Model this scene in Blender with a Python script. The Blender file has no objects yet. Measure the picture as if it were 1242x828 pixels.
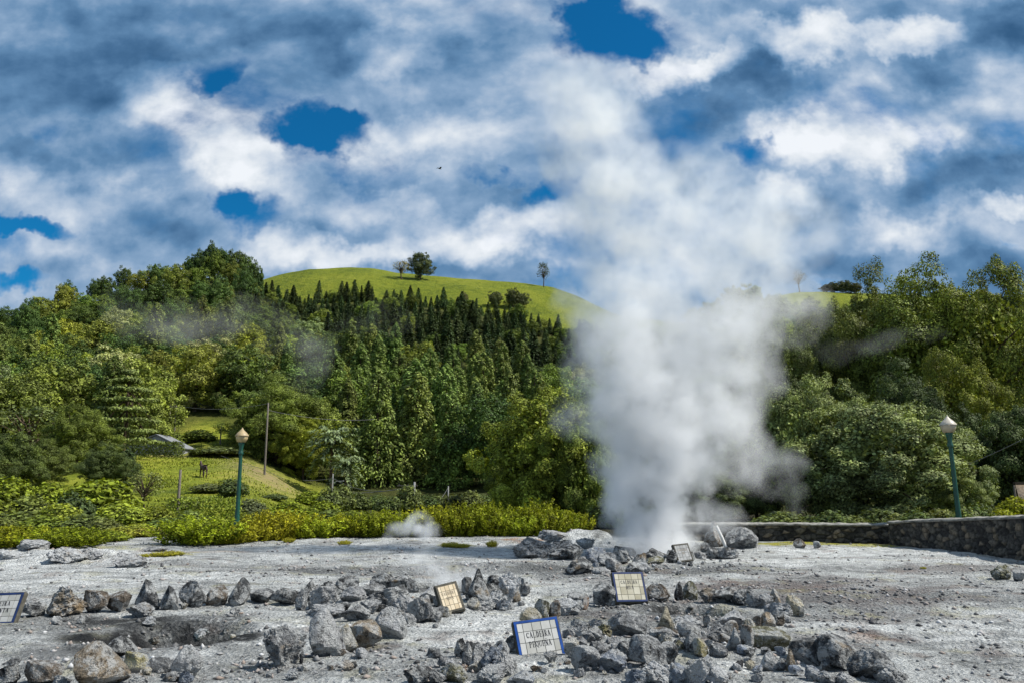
import bpy, bmesh, math, random
import numpy as np
from mathutils import Vector, Matrix, Euler, noise as mnoise

R = math.radians
scene = bpy.context.scene
COL = scene.collection
rnd = random.Random(7)

# ------------------------------------------------------------------ camera
CAM_Z, FPX, HOR = 2.0, 975.0, 590.0
TH = math.atan((HOR - 414.0) / FPX)
cam_d = bpy.data.cameras.new('camera')
cam = bpy.data.objects.new('camera', cam_d)
COL.objects.link(cam)
cam_d.sensor_width = 36.0
cam_d.lens = 36.0 * FPX / 1242.0
cam_d.clip_start = 0.1
cam_d.clip_end = 6000
cam.location = (0, 0, CAM_Z)
cam.rotation_euler = (R(90) + TH, 0, 0)
scene.camera = cam


def ray(px, py):
    a, b = (px - 621.0) / FPX, (414.0 - py) / FPX
    return Vector((a, math.cos(TH) - b * math.sin(TH), math.sin(TH) + b * math.cos(TH)))


def at(px, py, Y):
    d = ray(px, py)
    return Vector((0, 0, CAM_Z)) + d * (Y / d.y)


def gnd(px, py, z=0.0):
    d = ray(px, py)
    return Vector((0, 0, CAM_Z)) + d * ((z - CAM_Z) / d.z)


def on_land(px, py):
    """where the line of sight through a pixel meets the rising meadow"""
    d = ray(px, py)
    Y = 40.0
    while Y < 300:
        p = Vector((0, 0, CAM_Z)) + d * (Y / d.y)
        if terr(p.x, p.y) >= p.z:
            return p
        Y += .4
    return p


def ppm(Y):                      # pixels per metre for something standing at distance Y
    return FPX / (Y * math.cos(TH) * 1.02)


def X_of(px, Y):
    return at(px, HOR - 20, Y).x

# ------------------------------------------------------------------ numpy noise


def _hash(ix, iy, seed):
    h = (ix.astype(np.int64) * 374761393 + iy.astype(np.int64) * 668265263 + seed * 1442695041) & 0xFFFFFFFF
    h = ((h ^ (h >> 13)) * 1274126177) & 0xFFFFFFFF
    h = h ^ (h >> 16)
    return (h & 0xFFFFFF).astype(np.float64) / 0xFFFFFF


def vnoise(x, y, seed=0):
    ix, iy = np.floor(x), np.floor(y)
    fx, fy = x - ix, y - iy
    fx = fx * fx * fx * (fx * (fx * 6 - 15) + 10)
    fy = fy * fy * fy * (fy * (fy * 6 - 15) + 10)
    a, b = _hash(ix, iy, seed), _hash(ix + 1, iy, seed)
    c, d = _hash(ix, iy + 1, seed), _hash(ix + 1, iy + 1, seed)
    return (a * (1 - fx) + b * fx) * (1 - fy) + (c * (1 - fx) + d * fx) * fy - 0.5


def fbm(x, y, octs=4, seed=0, gain=0.5, lac=2.07):
    s, a = 0.0, 1.0
    for k in range(octs):
        s = s + a * vnoise(x, y, seed + k * 17)
        x, y, a = x * lac + 3.1, y * lac + 7.7, a * gain
    return s


def sstep(a, b, t):
    t = np.clip((t - a) / (b - a), 0, 1)
    return t * t * (3 - 2 * t)

# ------------------------------------------------------------------ object helpers


def link(o, parent=None):
    COL.objects.link(o)
    if parent is not None:
        o.parent = parent
    return o


def tag(o, label=None, cat=None, group=None, kind=None):
    if label:
        o['label'] = label
    if cat:
        o['category'] = cat
    if group:
        o['group'] = group
    if kind:
        o['kind'] = kind
    return o


def empty(name, loc=(0, 0, 0), rotz=0.0):
    o = bpy.data.objects.new(name, None)
    o.empty_display_size = 0.3
    o.location = loc
    o.rotation_euler = (0, 0, rotz)
    return link(o)


def np_mesh(name, V, F, mat, smooth=False):
    V = np.asarray(V, dtype=np.float32).reshape(-1, 3)
    F = np.asarray(F, dtype=np.int32)
    k = F.shape[1]
    me = bpy.data.meshes.new(name)
    me.vertices.add(len(V))
    me.vertices.foreach_set('co', V.ravel())
    me.loops.add(F.size)
    me.loops.foreach_set('vertex_index', F.ravel())
    me.polygons.add(len(F))
    me.polygons.foreach_set('loop_start', np.arange(0, F.size, k, dtype=np.int32))
    if smooth:
        me.polygons.foreach_set('use_smooth', np.ones(len(F), dtype=bool))
    me.update(calc_edges=True)
    if mat:
        me.materials.append(mat)
    return me


def bm_mesh(name, bm, mat, smooth=False):
    me = bpy.data.meshes.new(name)
    bm.normal_update()
    bm.to_mesh(me)
    bm.free()
    if smooth:
        for p in me.polygons:
            p.use_smooth = True
    if mat:
        me.materials.append(mat)
    return me


def part(name, me, parent=None):
    return link(bpy.data.objects.new(name, me), parent)


def box(bm, c, s, rot=None):
    g = bmesh.ops.create_cube(bm, size=1.0)
    M = Matrix.Translation(c) @ (rot.to_4x4() if rot else Matrix.Identity(4)) @ Matrix.Diagonal((s[0], s[1], s[2], 1))
    bmesh.ops.transform(bm, matrix=M, verts=g['verts'])


def lathe(prof, n=16, squash=None):
    V, F = [], []
    for r, z in prof:
        for k in range(n):
            a = 2 * math.pi * k / n
            V.append((r * math.cos(a), r * math.sin(a), z))
    for i in range(len(prof) - 1):
        for k in range(n):
            k2 = (k + 1) % n
            F.append((i * n + k, i * n + k2, (i + 1) * n + k2, (i + 1) * n + k))
    return V, F


def tube(pts, rads, n=7, V=None, F=None):
    V = [] if V is None else V
    F = [] if F is None else F
    o = len(V)
    pts = [Vector(p) for p in pts]
    for i, p in enumerate(pts):
        d = (pts[min(i + 1, len(pts) - 1)] - pts[max(i - 1, 0)]).normalized()
        a = d.orthogonal().normalized() if abs(d.z) > 0.9 else d.cross(Vector((0, 0, 1))).normalized()
        if abs(d.z) > 0.9:
            a = (Vector((1, 0, 0)) - d * d.x).normalized()
        b = d.cross(a)
        for k in range(n):
            t = 2 * math.pi * k / n
            V.append(p + (a * math.cos(t) + b * math.sin(t)) * rads[i])
    for i in range(len(pts) - 1):
        for k in range(n):
            k2 = (k + 1) % n
            F.append((o + i * n + k, o + i * n + k2, o + (i + 1) * n + k2, o + (i + 1) * n + k))
    return V, F

# ------------------------------------------------------------------ node helpers


class NT:
    def __init__(self, tree):
        self.t = tree
        tree.nodes.clear()

    def n(self, typ, **kw):
        nd = self.t.nodes.new(typ)
        ins = kw.pop('ins', {})
        for k, v in kw.items():
            setattr(nd, k, v)
        for k, v in ins.items():
            self.set(nd, k, v)
        return nd

    def set(self, nd, k, v):
        s = nd.inputs[k]
        if isinstance(v, bpy.types.NodeSocket):
            self.t.links.new(v, s)
        else:
            s.default_value = v

    def math(self, op, a, b=None, c=None, clamp=False):
        nd = self.n('ShaderNodeMath', operation=op, use_clamp=clamp)
        self.set(nd, 0, a)
        if b is not None:
            self.set(nd, 1, b)
        if c is not None:
            self.set(nd, 2, c)
        return nd.outputs[0]

    def vec(self, op, a, b=None, out=0):
        nd = self.n('ShaderNodeVectorMath', operation=op)
        self.set(nd, 0, a)
        if b is not None:
            if op == 'SCALE':
                self.set(nd, 'Scale', b)
            else:
                self.set(nd, 1, b)
        return nd.outputs[out]

    def noise(self, vec, scale, detail=4, rough=0.55, dist=0.0, out=0):
        nd = self.n('ShaderNodeTexNoise')
        if vec is not None:
            self.set(nd, 'Vector', vec)
        self.set(nd, 'Scale', scale)
        self.set(nd, 'Detail', detail)
        self.set(nd, 'Roughness', rough)
        self.set(nd, 'Distortion', dist)
        return nd.outputs[out]

    def ramp(self, fac, stops, interp='LINEAR'):
        nd = self.n('ShaderNodeValToRGB')
        nd.color_ramp.interpolation = interp
        e = nd.color_ramp.elements
        while len(e) < len(stops):
            e.new(0.5)
        for i, (p, c) in enumerate(stops):
            e[i].position = p
            e[i].color = (c[0], c[1], c[2], 1)
        self.set(nd, 0, fac)
        return nd.outputs[0]

    def mix(self, fac, a, b, blend='MIX'):
        nd = self.n('ShaderNodeMix', data_type='RGBA', blend_type=blend)
        self.set(nd, 0, fac)
        for k, v in ((6, a), (7, b)):
            if not isinstance(v, bpy.types.NodeSocket):
                v = (v[0], v[1], v[2], 1)
            self.set(nd, k, v)
        return nd.outputs[2]

    def mrange(self, v, a, b, c=0.0, d=1.0, smooth=True):
        nd = self.n('ShaderNodeMapRange', interpolation_type='SMOOTHSTEP' if smooth else 'LINEAR')
        self.set(nd, 0, v)
        for k, x in zip((1, 2, 3, 4), (a, b, c, d)):
            self.set(nd, k, x)
        return nd.outputs[0]


def new_mat(name):
    m = bpy.data.materials.new(name)
    m.use_nodes = True
    return m, NT(m.node_tree)


def finish(t, color, rough=0.9, bump=None, bump_d=0.02, bump_s=0.6, spec=0.2, metal=0.0):
    p = t.n('ShaderNodeBsdfPrincipled')
    t.set(p, 'Base Color', color if isinstance(color, bpy.types.NodeSocket) else (*color, 1))
    t.set(p, 'Roughness', rough)
    t.set(p, 'Specular IOR Level', spec)
    t.set(p, 'Metallic', metal)
    if bump is not None:
        b = t.n('ShaderNodeBump', ins={'Height': bump, 'Distance': bump_d, 'Strength': bump_s})
        t.set(p, 'Normal', b.outputs[0])
    o = t.n('ShaderNodeOutputMaterial')
    t.t.links.new(p.outputs[0], o.inputs['Surface'])
    return p


def simple_mat(name, col, rough=0.7, spec=0.3, var=0.25, scale=8, metal=0.0, bump_d=0.01):
    m, t = new_mat(name)
    co = t.n('ShaderNodeTexCoord').outputs['Object']
    n = t.noise(co, scale, 6)
    dark = tuple(c * (1 - var) for c in col)
    light = tuple(min(1, c * (1 + var)) for c in col)
    c = t.ramp(n, [(0.3, dark), (0.7, light)])
    finish(t, c, rough, n, bump_d, 0.4, spec, metal)
    return m


def leaf_mat(name, trans=0.3, hue_var=0.35):
    m, t = new_mat(name)
    oi = t.n('ShaderNodeObjectInfo')
    geo = t.n('ShaderNodeNewGeometry')
    co = t.n('ShaderNodeTexCoord').outputs['Object']
    base = oi.outputs['Color']
    isl = geo.outputs['Random Per Island']
    clump = t.noise(co, 5.0, 2)
    f = t.math('ADD', t.math('MULTIPLY', isl, 0.6), t.math('MULTIPLY', clump, 0.8))
    k = t.mrange(f, 0.38, 1.10, 0.34, 3.9, smooth=False)
    c1 = t.vec('SCALE', base, k)
    warm = t.vec('MULTIPLY', c1, (1.08, 1.06, 0.6))
    c2 = t.mix(t.math('MULTIPLY', t.mrange(clump, 0.4, 0.75), hue_var * 2, clamp=True), c1, warm)
    p = t.n('ShaderNodeBsdfPrincipled')
    t.set(p, 'Base Color', c2)
    t.set(p, 'Roughness', 0.6)
    t.set(p, 'Specular IOR Level', 0.12)
    tr = t.n('ShaderNodeBsdfTranslucent')
    t.set(tr, 'Color', t.vec('MULTIPLY', c2, (1.35, 1.3, 0.4)))
    mx = t.n('ShaderNodeMixShader')
    t.set(mx, 0, trans)
    t.t.links.new(p.outputs[0], mx.inputs[1])
    t.t.links.new(tr.outputs[0], mx.inputs[2])
    o = t.n('ShaderNodeOutputMaterial')
    t.t.links.new(mx.outputs[0], o.inputs['Surface'])
    return m


M_LEAF = leaf_mat('broad_leaves', 0.12)
M_NEEDLE = leaf_mat('needle_leaves', 0.10, 0.2)
M_BUSH = leaf_mat('bush_leaves', 0.22, 0.4)
M_BARK = simple_mat('bark', (0.09, 0.065, 0.045), 0.9, 0.1, 0.4, 20, bump_d=0.03)

# ------------------------------------------------------------------ terrain heights
PXT = [-500, -200, 0, 100, 200, 300, 340, 380, 420, 500, 600, 700, 800, 900, 1000, 1100, 1200, 1350, 1700]
Y1T = [550, 550, 552, 554, 557, 560, 577, 598, 606, 608, 608, 606, 604, 602, 600, 598, 594, 590, 588]   # row of the ground at Y=105
PXC = [-500, -200, 0, 80, 160, 240, 290, 320, 360, 420, 500, 560, 640, 700, 800, 850, 890, 930, 980, 1030, 1100, 1240, 1700]
YCT = [450, 425, 392, 368, 350, 330, 334, 366, 368, 362, 368, 375, 394, 408, 416, 390, 356, 372, 383, 384, 372, 356, 350]  # row of the ground at Y=300


def terr_np(X, Y):
    X, Y = np.asarray(X, float), np.asarray(Y, float)
    u = X / np.maximum(Y, 30.0)
    # undo the pitch's small stretch: tabulated columns are taken at the horizon
    px = 621 + FPX * u * math.cos(TH)
    t1 = (HOR - np.interp(px, PXT, Y1T)) / FPX
    tc = (HOR - np.interp(px, PXC, YCT)) / FPX
    z1 = 2.0 + 105.0 * t1
    a = np.clip((Y - 36.0) / (105.0 - 36.0), 0, 1)
    za = -0.35 + (z1 + 0.35) * (0.25 * a + 0.75 * a * a * (3 - 2 * a))
    b = np.clip((Y - 105.0) / 195.0, 0, 1)
    zb = 2.0 + Y * (t1 + (tc - t1) * b ** 0.85)
    zc = 2.0 + 300.0 * tc - (Y - 300.0) * 0.22
    z = np.where(Y < 105, za, np.where(Y < 300, zb, zc))
    z = np.where(Y < 36, -0.35, z)
    w = sstep(45, 90, Y)
    z = z + w * (fbm(X / 18, Y / 18, 3, 5) * 0.9)
    # grassy bank behind the stone wall on the right
    bank = np.exp(-(((X - 25.5) / 3.6) ** 2 + ((Y - 36.5) / 6.0) ** 2))
    z = z + bank * 2.5
    far = sstep(420, 900, np.sqrt(X * X + Y * Y))
    return np.maximum(z * (1 - far) + far * -0.35, -0.35)


def terr(X, Y):
    return float(terr_np(np.array([X]), np.array([Y]))[0])


# pits and mounds of the fumarole ground: (px, py, rx m, ry m, depth)
PITS = []
for px, py, rx, ry, d in ((205, 768, 1.1, 1.0, -0.46), (833, 737, 0.75, 0.6, -0.42), (540, 708, 0.9, 0.9, -0.55), (790, 672, 2.0, 1.1, -0.6),
                          (60, 676, 2.6, 1.5, 0.28), (705, 660, 1.6, 1.2, 0.5), (1000, 742, 3.0, 1.0, -0.05), (660, 790, 2.2, 0.5, 0.07), (400, 800, 0.9, 0.5, 0.06),
                          (90, 812, 1.0, 0.5, 0.10), (850, 800, 1.4, 0.5, 0.10), (760, 785, 1.2, 0.6, 0.10), (470, 735, 1.6, 0.8, 0.12), (600, 720, 0.8, 0.6, 0.10)):
    g = gnd(px, py)
    PITS.append((g.x, g.y, rx, ry, d))


def ground_np(X, Y):
    z = fbm(X / 3.1, Y / 3.1, 3, 11) * 0.10 + fbm(X / 0.7, Y / 0.7, 3, 23) * 0.035
    z = z + fbm(X / 0.33, Y / 0.33, 3, 37) * 0.03 + (np.abs(fbm(X / 0.15, Y / 0.15, 3, 31)) * 0.05) * sstep(-0.25, 0.25, fbm(X / 1.7, Y / 1.7, 3, 77) + 0.05)
    wob = fbm(X / 0.8, Y / 0.8, 3, 41) * 0.55
    for gx, gy, rx, ry, d in PITS:
        r = np.sqrt(((X - gx) / rx) ** 2 + ((Y - gy) / ry) ** 2) + wob * (0.45 if d < 0 else 0.9)
        z = z + d * (1 - sstep(0.5, 1.05, r) if d < 0 else 1 - sstep(0.1, 1.2, r))
    return z * (1 - sstep(45, 55, Y))


def ground(X, Y):
    return float(ground_np(np.array([X]), np.array([Y]))[0])


def floor_z(X, Y):
    return max(ground(X, Y), terr(X, Y))

# ------------------------------------------------------------------ ground sheet


def spaced(a0, a1, d0, growth, mx):
    v, d = [a0], d0
    while v[-1] < a1:
        v.append(v[-1] + d)
        d = min(d * growth, mx)
    return np.array(v)


ys = np.concatenate([np.arange(-30, 5.5, 1.2), spaced(5.6, 62, 0.03, 1.006, 0.5)])
xp = spaced(0, 48, 0.035, 1.008, 1.0)
xs = np.concatenate([-xp[:0:-1], xp])
GX, GY = np.meshgrid(xs, ys)
GZ = ground_np(GX, GY)
nx, ny = len(xs), len(ys)
idx = np.arange(nx * ny).reshape(ny, nx)
GF = np.stack([idx[:-1, :-1], idx[:-1, 1:], idx[1:, 1:], idx[1:, :-1]], -1).reshape(-1, 4)


def stain(lst, seed, soft=0.45, wobs=0.5, size=1.1):
    m = np.zeros_like(GX)
    wob = fbm(GX / size, GY / size, 5, seed) * wobs * 2
    for px, py, wx, wy, k in lst:         # all in photo pixels: centre and half sizes of the stain on the ground
        c = gnd(px, py)
        rx = wx / FPX * c.y
        ry = max(0.12, (gnd(px, py - wy).y - gnd(px, py + wy).y) / 2)
        r = np.sqrt(((GX - c.x) / rx) ** 2 + ((GY - c.y) / ry) ** 2)
        m = np.maximum(m, k * (1 - sstep(1 - soft, 1 + soft, r + wob)))
    return m


gravel = stain([(200, 765, 85, 18, 1.0), (90, 755, 70, 12, .75), (800, 745, 120, 22, .85), (880, 780, 150, 16, .8), (1010, 735, 110, 14, .7), (1080, 722, 120, 10, .5),
                (520, 690, 130, 8, .8), (400, 692, 150, 5, .75), (700, 690, 90, 8, .8), (840, 690, 110, 7, .75), (650, 690, 60, 9, .6), (1190, 725, 80, 8, .6), (470, 800, 60, 18, .45), (740, 800, 110, 20, .6),
                (300, 812, 100, 14, .45), (560, 812, 60, 14, .6), (1150, 705, 60, 5, .4), (960, 690, 60, 4, .4), (60, 800, 90, 18, .5), (430, 770, 60, 10, .5), (250, 685, 160, 3, .5)], 3)
brown = stain([(1010, 716, 150, 12, .65), (950, 712, 90, 7, .95), (1060, 768, 38, 6, 1.0), (960, 700, 50, 4, .6), (1000, 722, 80, 6, .6), (1205, 785, 40, 7, .8), (780, 722, 40, 6, .5), (1160, 690, 70, 4, .7),
               (900, 770, 60, 6, .4), (460, 785, 28, 6, .8), (1080, 745, 100, 8, .35), (730, 745, 40, 6, .5), (700, 703, 40, 3, .4)], 9, 0.5, 0.7, 0.6)
moss = stain([(1000, 659.5, 100, 2.6, 1.0), (1060, 661, 50, 2.2, .9), (1150, 664, 30, 2, .5), (200, 672, 30, 2.5, .9), (555, 662, 20, 2, .5), (100, 666, 60, 3, .5)], 15, 0.3, 0.35, 0.5)
rust = stain([(640, 657, 30, 2.5, .9), (250, 668, 60, 2, .4), (1060, 770, 26, 4, .3)], 21)
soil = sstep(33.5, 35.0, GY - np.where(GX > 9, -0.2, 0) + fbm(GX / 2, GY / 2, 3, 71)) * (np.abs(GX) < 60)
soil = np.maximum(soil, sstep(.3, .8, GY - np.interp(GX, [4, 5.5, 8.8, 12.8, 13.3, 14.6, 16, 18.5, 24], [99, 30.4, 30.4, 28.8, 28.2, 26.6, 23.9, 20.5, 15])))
wet = stain([(200, 769, 98, 13, 1.0), (150, 753, 50, 4, .9), (245, 776, 50, 6, 1.0), (60, 796, 40, 8, .5), (833, 739, 42, 7, 1.0), (545, 712, 40, 7, 1.0), (655, 690, 50, 4, .5), (395, 690, 60, 3, .5), (830, 692, 60, 4, .4)], 33, .5, .6, .5)
pale = stain([(560, 770, 90, 30, 1.0), (300, 770, 120, 22, .9), (150, 700, 160, 10, .8), (640, 672, 120, 5, 1.0), (1080, 670, 160, 6, .8), (1130, 760, 120, 18, .8), (690, 665, 50, 10, 1.0), (60, 680, 120, 10, .8),
              (1000, 680, 120, 5, .6), (480, 664, 160, 4, .9), (700, 818, 80, 8, .9), (900, 815, 110, 7, .7), (620, 735, 50, 14, .8), (1200, 745, 60, 5, .9)], 27)


def add_attr(me, name, arr):
    a = me.attributes.new(name, 'FLOAT', 'POINT')
    a.data.foreach_set('value', np.asarray(arr, dtype=np.float32).ravel())


m, t = new_mat('fumarole_crust')
pos = t.n('ShaderNodeNewGeometry').outputs['Position']


def attr(t, nm):
    return t.n('ShaderNodeAttribute', attribute_name=nm).outputs['Fac']


n_big = t.noise(pos, 0.55, 5)
n_mid = t.noise(pos, 3.5, 8, 0.62)
n_fine = t.noise(pos, 26, 6, 0.7)
vor = t.n('ShaderNodeTexVoronoi', ins={'Vector': pos, 'Scale': 17.0, 'Randomness': 1.0})
vor2 = t.n('ShaderNodeTexVoronoi', ins={'Vector': pos, 'Scale': 48.0, 'Randomness': 1.0})
base = t.ramp(t.math('ADD', t.math('MULTIPLY', n_mid, 0.55), t.math('MULTIPLY', n_big, 0.45)),
              [(0.36, (0.13, 0.135, 0.132)), (0.45, (0.32, 0.33, 0.325)), (0.57, (0.48, 0.495, 0.487))])
base = t.mix(t.math('MULTIPLY', attr(t, 'pale'), 0.75), base, t.ramp(n_mid, [(0.36, (0.36, 0.37, 0.365)), (0.57, (0.66, 0.675, 0.665))]))
fg = t.math('MULTIPLY', attr(t, 'gravel'), t.mrange(n_mid, 0.27, 0.47), clamp=True)
grav = t.ramp(vor.outputs['Color'], [(0.0, (0.04, 0.042, 0.043)), (0.6, (0.135, 0.14, 0.14)), (0.9, (0.31, 0.32, 0.32))])
base = t.mix(t.math('MULTIPLY', fg, 0.85), base, grav)
fb = t.math('MULTIPLY', attr(t, 'brown'), t.mrange(n_mid, 0.30, 0.50), clamp=True)
base = t.mix(t.math('MULTIPLY', fb, 0.85), base, t.ramp(n_fine, [(0.3, (0.045, 0.034, 0.033)), (0.7, (0.15, 0.115, 0.105))]))
base = t.mix(t.math('MULTIPLY', attr(t, 'rust'), t.mrange(n_mid, 0.35, 0.6)), base, (0.27, 0.13, 0.055))
base = t.mix(t.math('MULTIPLY', attr(t, 'moss'), t.mrange(n_mid, 0.3, 0.55)), base, (0.30, 0.28, 0.02))
base = t.mix(t.math('MULTIPLY', t.mrange(t.noise(pos, .9, 6, .65), .54, .66), .40), base, (.33, .31, .17))
base = t.mix(t.math('MULTIPLY', t.mrange(t.noise(t.vec('ADD', pos, (9.0, 4.0, 0.0)), .8, 6, .65), .56, .66), .35), base, (.20, .13, .10))
base = t.mix(t.math('MULTIPLY', t.mrange(t.noise(t.vec('MULTIPLY', pos, (.35, 1.6, 1.0)), 1.1, 7, .7), .50, .64), .55), base, (.12, .125, .125))
base = t.mix(t.math('MULTIPLY', attr(t, 'wet'), t.mrange(n_mid, .26, .44)), base, (.024, .025, .026))
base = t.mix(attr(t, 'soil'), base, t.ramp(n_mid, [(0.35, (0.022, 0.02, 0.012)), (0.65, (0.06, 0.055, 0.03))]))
speck = t.mrange(n_fine, 0.35, 0.46, 0.42, 1.06)
base = t.mix(1.0, base, t.n('ShaderNodeCombineColor', ins={0: speck, 1: speck, 2: speck}).outputs[0], 'MULTIPLY')
sp2 = t.mrange(t.noise(pos, 75, 3, 0.6), 0.35, 0.62, 0.58, 1.28)
base = t.mix(1.0, base, t.n('ShaderNodeCombineColor', ins={0: sp2, 1: sp2, 2: sp2}).outputs[0], 'MULTIPLY')
hgt = t.math('ADD', t.math('MULTIPLY', n_fine, 1.0), t.math('ADD', t.math('MULTIPLY', vor.outputs['Distance'], 0.9), t.math('MULTIPLY', n_mid, 1.3)))
finish(t, base, 0.95, hgt, 0.07, 0.95, 0.1)
M_GROUND = m

me = np_mesh('ground', np.stack([GX, GY, GZ], -1).reshape(-1, 3), GF, M_GROUND, True)
for nm, a in (('gravel', gravel), ('brown', brown), ('moss', moss), ('rust', rust), ('pale', pale), ('soil', soil), ('wet', wet)):
    add_attr(me, nm, a)
tag(part('ground', me), kind='structure')

# ------------------------------------------------------------------ hillside sheet
hy = np.concatenate([np.array([-700, -300, -100, 0, 25]), np.arange(34, 130, 1.5), np.arange(130, 320, 4.0), np.array([330, 350, 380, 420, 480, 560, 700, 900, 1300])])
hu = np.concatenate([np.linspace(-600, -220, 20), np.arange(-200, 200, 4.0)[:], np.linspace(200, 600, 20)])
near = np.arange(-80, 80, 1.5)
hu = np.unique(np.concatenate([hu, near]))
HX, HY = np.meshgrid(hu, hy)
HZ = terr_np(HX, HY)
nx, ny = len(hu), len(hy)
idx = np.arange(nx * ny).reshape(ny, nx)
HF = np.stack([idx[:-1, :-1], idx[:-1, 1:], idx[1:, 1:], idx[1:, :-1]], -1).reshape(-1, 4)
m, t = new_mat('hillside_meadow')
pos = t.n('ShaderNodeNewGeometry').outputs['Position']
n1 = t.noise(pos, 0.16, 6, 0.6)
n2 = t.noise(pos, 0.9, 9, 0.72)
gr = t.ramp(t.math('ADD', t.math('MULTIPLY', n1, .5), t.math('MULTIPLY', n2, .5)), [(0.36, (0.07, 0.095, 0.014)), (0.47, (0.17, 0.205, 0.02)), (0.57, (0.28, 0.29, 0.035)), (0.68, (0.32, 0.28, 0.08))])
gr = t.mix(t.math('MULTIPLY', attr(t, 'bare'), t.mrange(n2, 0.3, 0.6)), gr, (0.30, 0.23, 0.12))
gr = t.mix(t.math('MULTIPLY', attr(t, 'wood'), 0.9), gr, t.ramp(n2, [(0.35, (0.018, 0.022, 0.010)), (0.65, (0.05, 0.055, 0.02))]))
finish(t, gr, 0.95, n2, 0.6, 1.0, 0.1)
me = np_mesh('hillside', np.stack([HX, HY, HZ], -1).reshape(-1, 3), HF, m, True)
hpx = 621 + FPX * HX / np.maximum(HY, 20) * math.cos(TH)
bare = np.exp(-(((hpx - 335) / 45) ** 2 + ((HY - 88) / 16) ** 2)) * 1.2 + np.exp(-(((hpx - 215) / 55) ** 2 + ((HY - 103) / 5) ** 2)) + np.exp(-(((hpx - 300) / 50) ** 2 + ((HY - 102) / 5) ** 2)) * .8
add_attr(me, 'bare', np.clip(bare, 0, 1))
lawn = np.exp(-(((hpx - 262) / 34) ** 2 + ((HY - 124) / 10) ** 2)) * 1.4
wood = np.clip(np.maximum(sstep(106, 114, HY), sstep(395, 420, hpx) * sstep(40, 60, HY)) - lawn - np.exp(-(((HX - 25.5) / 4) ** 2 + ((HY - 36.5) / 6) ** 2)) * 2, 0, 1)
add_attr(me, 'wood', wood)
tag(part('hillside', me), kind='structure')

# ------------------------------------------------------------------ grassy hilltop behind the forest
PXG = [150, 240, 290, 330, 370, 420, 450, 480, 520, 560, 600, 640, 670, 700, 750, 850, 930, 970, 1000, 1060, 1100, 1250]
YGT = [380, 354, 345, 332, 323, 319, 321, 327, 332, 335, 337, 340, 345, 356, 382, 392, 360, 352, 351, 354, 356, 362]


def grass_hill(X, Y):
    px = 621 + FPX * X / Y * math.cos(TH)
    tc = (HOR - np.interp(px, PXG, YGT)) / FPX
    t0 = (HOR - (np.interp(px, PXG, YGT) + 85)) / FPX
    b = np.clip((Y - 310) / 110.0, 0, 1)
    z = 2 + Y * (t0 + (tc - t0) * np.sin(b * math.pi / 2) ** 0.8)
    zc = 2 + 420 * tc - (Y - 420) * 0.12
    return np.where(Y < 420, z, zc) + fbm(X / 25, Y / 25, 3, 91) * 1.2


kx = np.arange(-260, 290, 3.0)
ky = np.concatenate([np.arange(310, 440, 3.0), np.array([460, 500, 560])])
KX, KY = np.meshgrid(kx, ky)
KZ = grass_hill(KX, KY)
nx, ny = len(kx), len(ky)
idx = np.arange(nx * ny).reshape(ny, nx)
KF = np.stack([idx[:-1, :-1], idx[:-1, 1:], idx[1:, 1:], idx[1:, :-1]], -1).reshape(-1, 4)
m, t = new_mat('hilltop_pasture')
pos = t.n('ShaderNodeNewGeometry').outputs['Position']
n1 = t.noise(pos, 0.035, 5, 0.6)
n2 = t.noise(t.vec('MULTIPLY', pos, (1, .45, 1.5)), 0.30, 10, 0.74)
gr = t.ramp(t.math('ADD', t.math('MULTIPLY', n1, .45), t.math('MULTIPLY', n2, .55)), [(0.36, (0.060, 0.085, 0.012)), (0.48, (0.135, 0.165, 0.016)), (0.58, (0.19, 0.21, 0.022)), (0.68, (0.24, 0.24, 0.04))])
finish(t, gr, 0.95, n2, 2.0, 1.0, 0.1)
tag(part('grassy_hill', np_mesh('grassy_hill', np.stack([KX, KY, KZ], -1).reshape(-1, 3), KF, m, True)), kind='structure')

# ------------------------------------------------------------------ foliage builders


def unit(v):
    return v / np.maximum(np.linalg.norm(v, axis=-1, keepdims=True), 1e-9)


def leaf_quads(pos, nrm, L, W, rng, axis=None):
    """rhombic leaves; axis = preferred long direction"""
    n = len(pos)
    ax = rng.normal(size=(n, 3)) if axis is None else axis + rng.normal(size=(n, 3)) * 0.25
    tvec = unit(ax - nrm * np.sum(ax * nrm, -1, keepdims=True))
    b = np.cross(nrm, tvec)
    L = np.asarray(L).reshape(-1, 1) * np.ones((n, 1))
    W = np.asarray(W).reshape(-1, 1) * np.ones((n, 1))
    V = np.stack([pos - tvec * L, pos + b * W - tvec * L * .1, pos + tvec * L, pos - b * W - tvec * L * .1], 1).reshape(-1, 3)
    return V


def quads_mesh(name, Vs, mat):
    V = np.concatenate(Vs)
    F = np.arange(len(V), dtype=np.int32).reshape(-1, 4)
    return np_mesh(name, V, F, mat)


def sph(rng, n):
    return unit(rng.normal(size=(n, 3)))


def clump_leaves(rng, c, r, n, L, W, low=-0.5, up=0.25, jit=0.5, axis=None, out=None):
    d = sph(rng, int(n * 2.2))
    m = d[:, 2] > low
    if out is not None:
        m &= (d @ np.asarray(out)) > -0.15
    d = d[m][:n]
    k = len(d)
    rr = rng.uniform(0.72, 1.06, size=(k, 1)) * (1 + 0.16 * np.sin(d[:, :1] * 9 + c[0] * 50) * np.cos(d[:, 1:2] * 8 + c[1] * 40))
    p = np.asarray(c) + d * np.asarray(r) * rr
    nr = unit(d * 0.9 + rng.normal(size=(k, 3)) * jit + np.array([0, 0, up]))
    s = rng.uniform(0.65, 1.3, size=k)
    return leaf_quads(p, nr, L * s, W * s, rng, axis)


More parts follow.
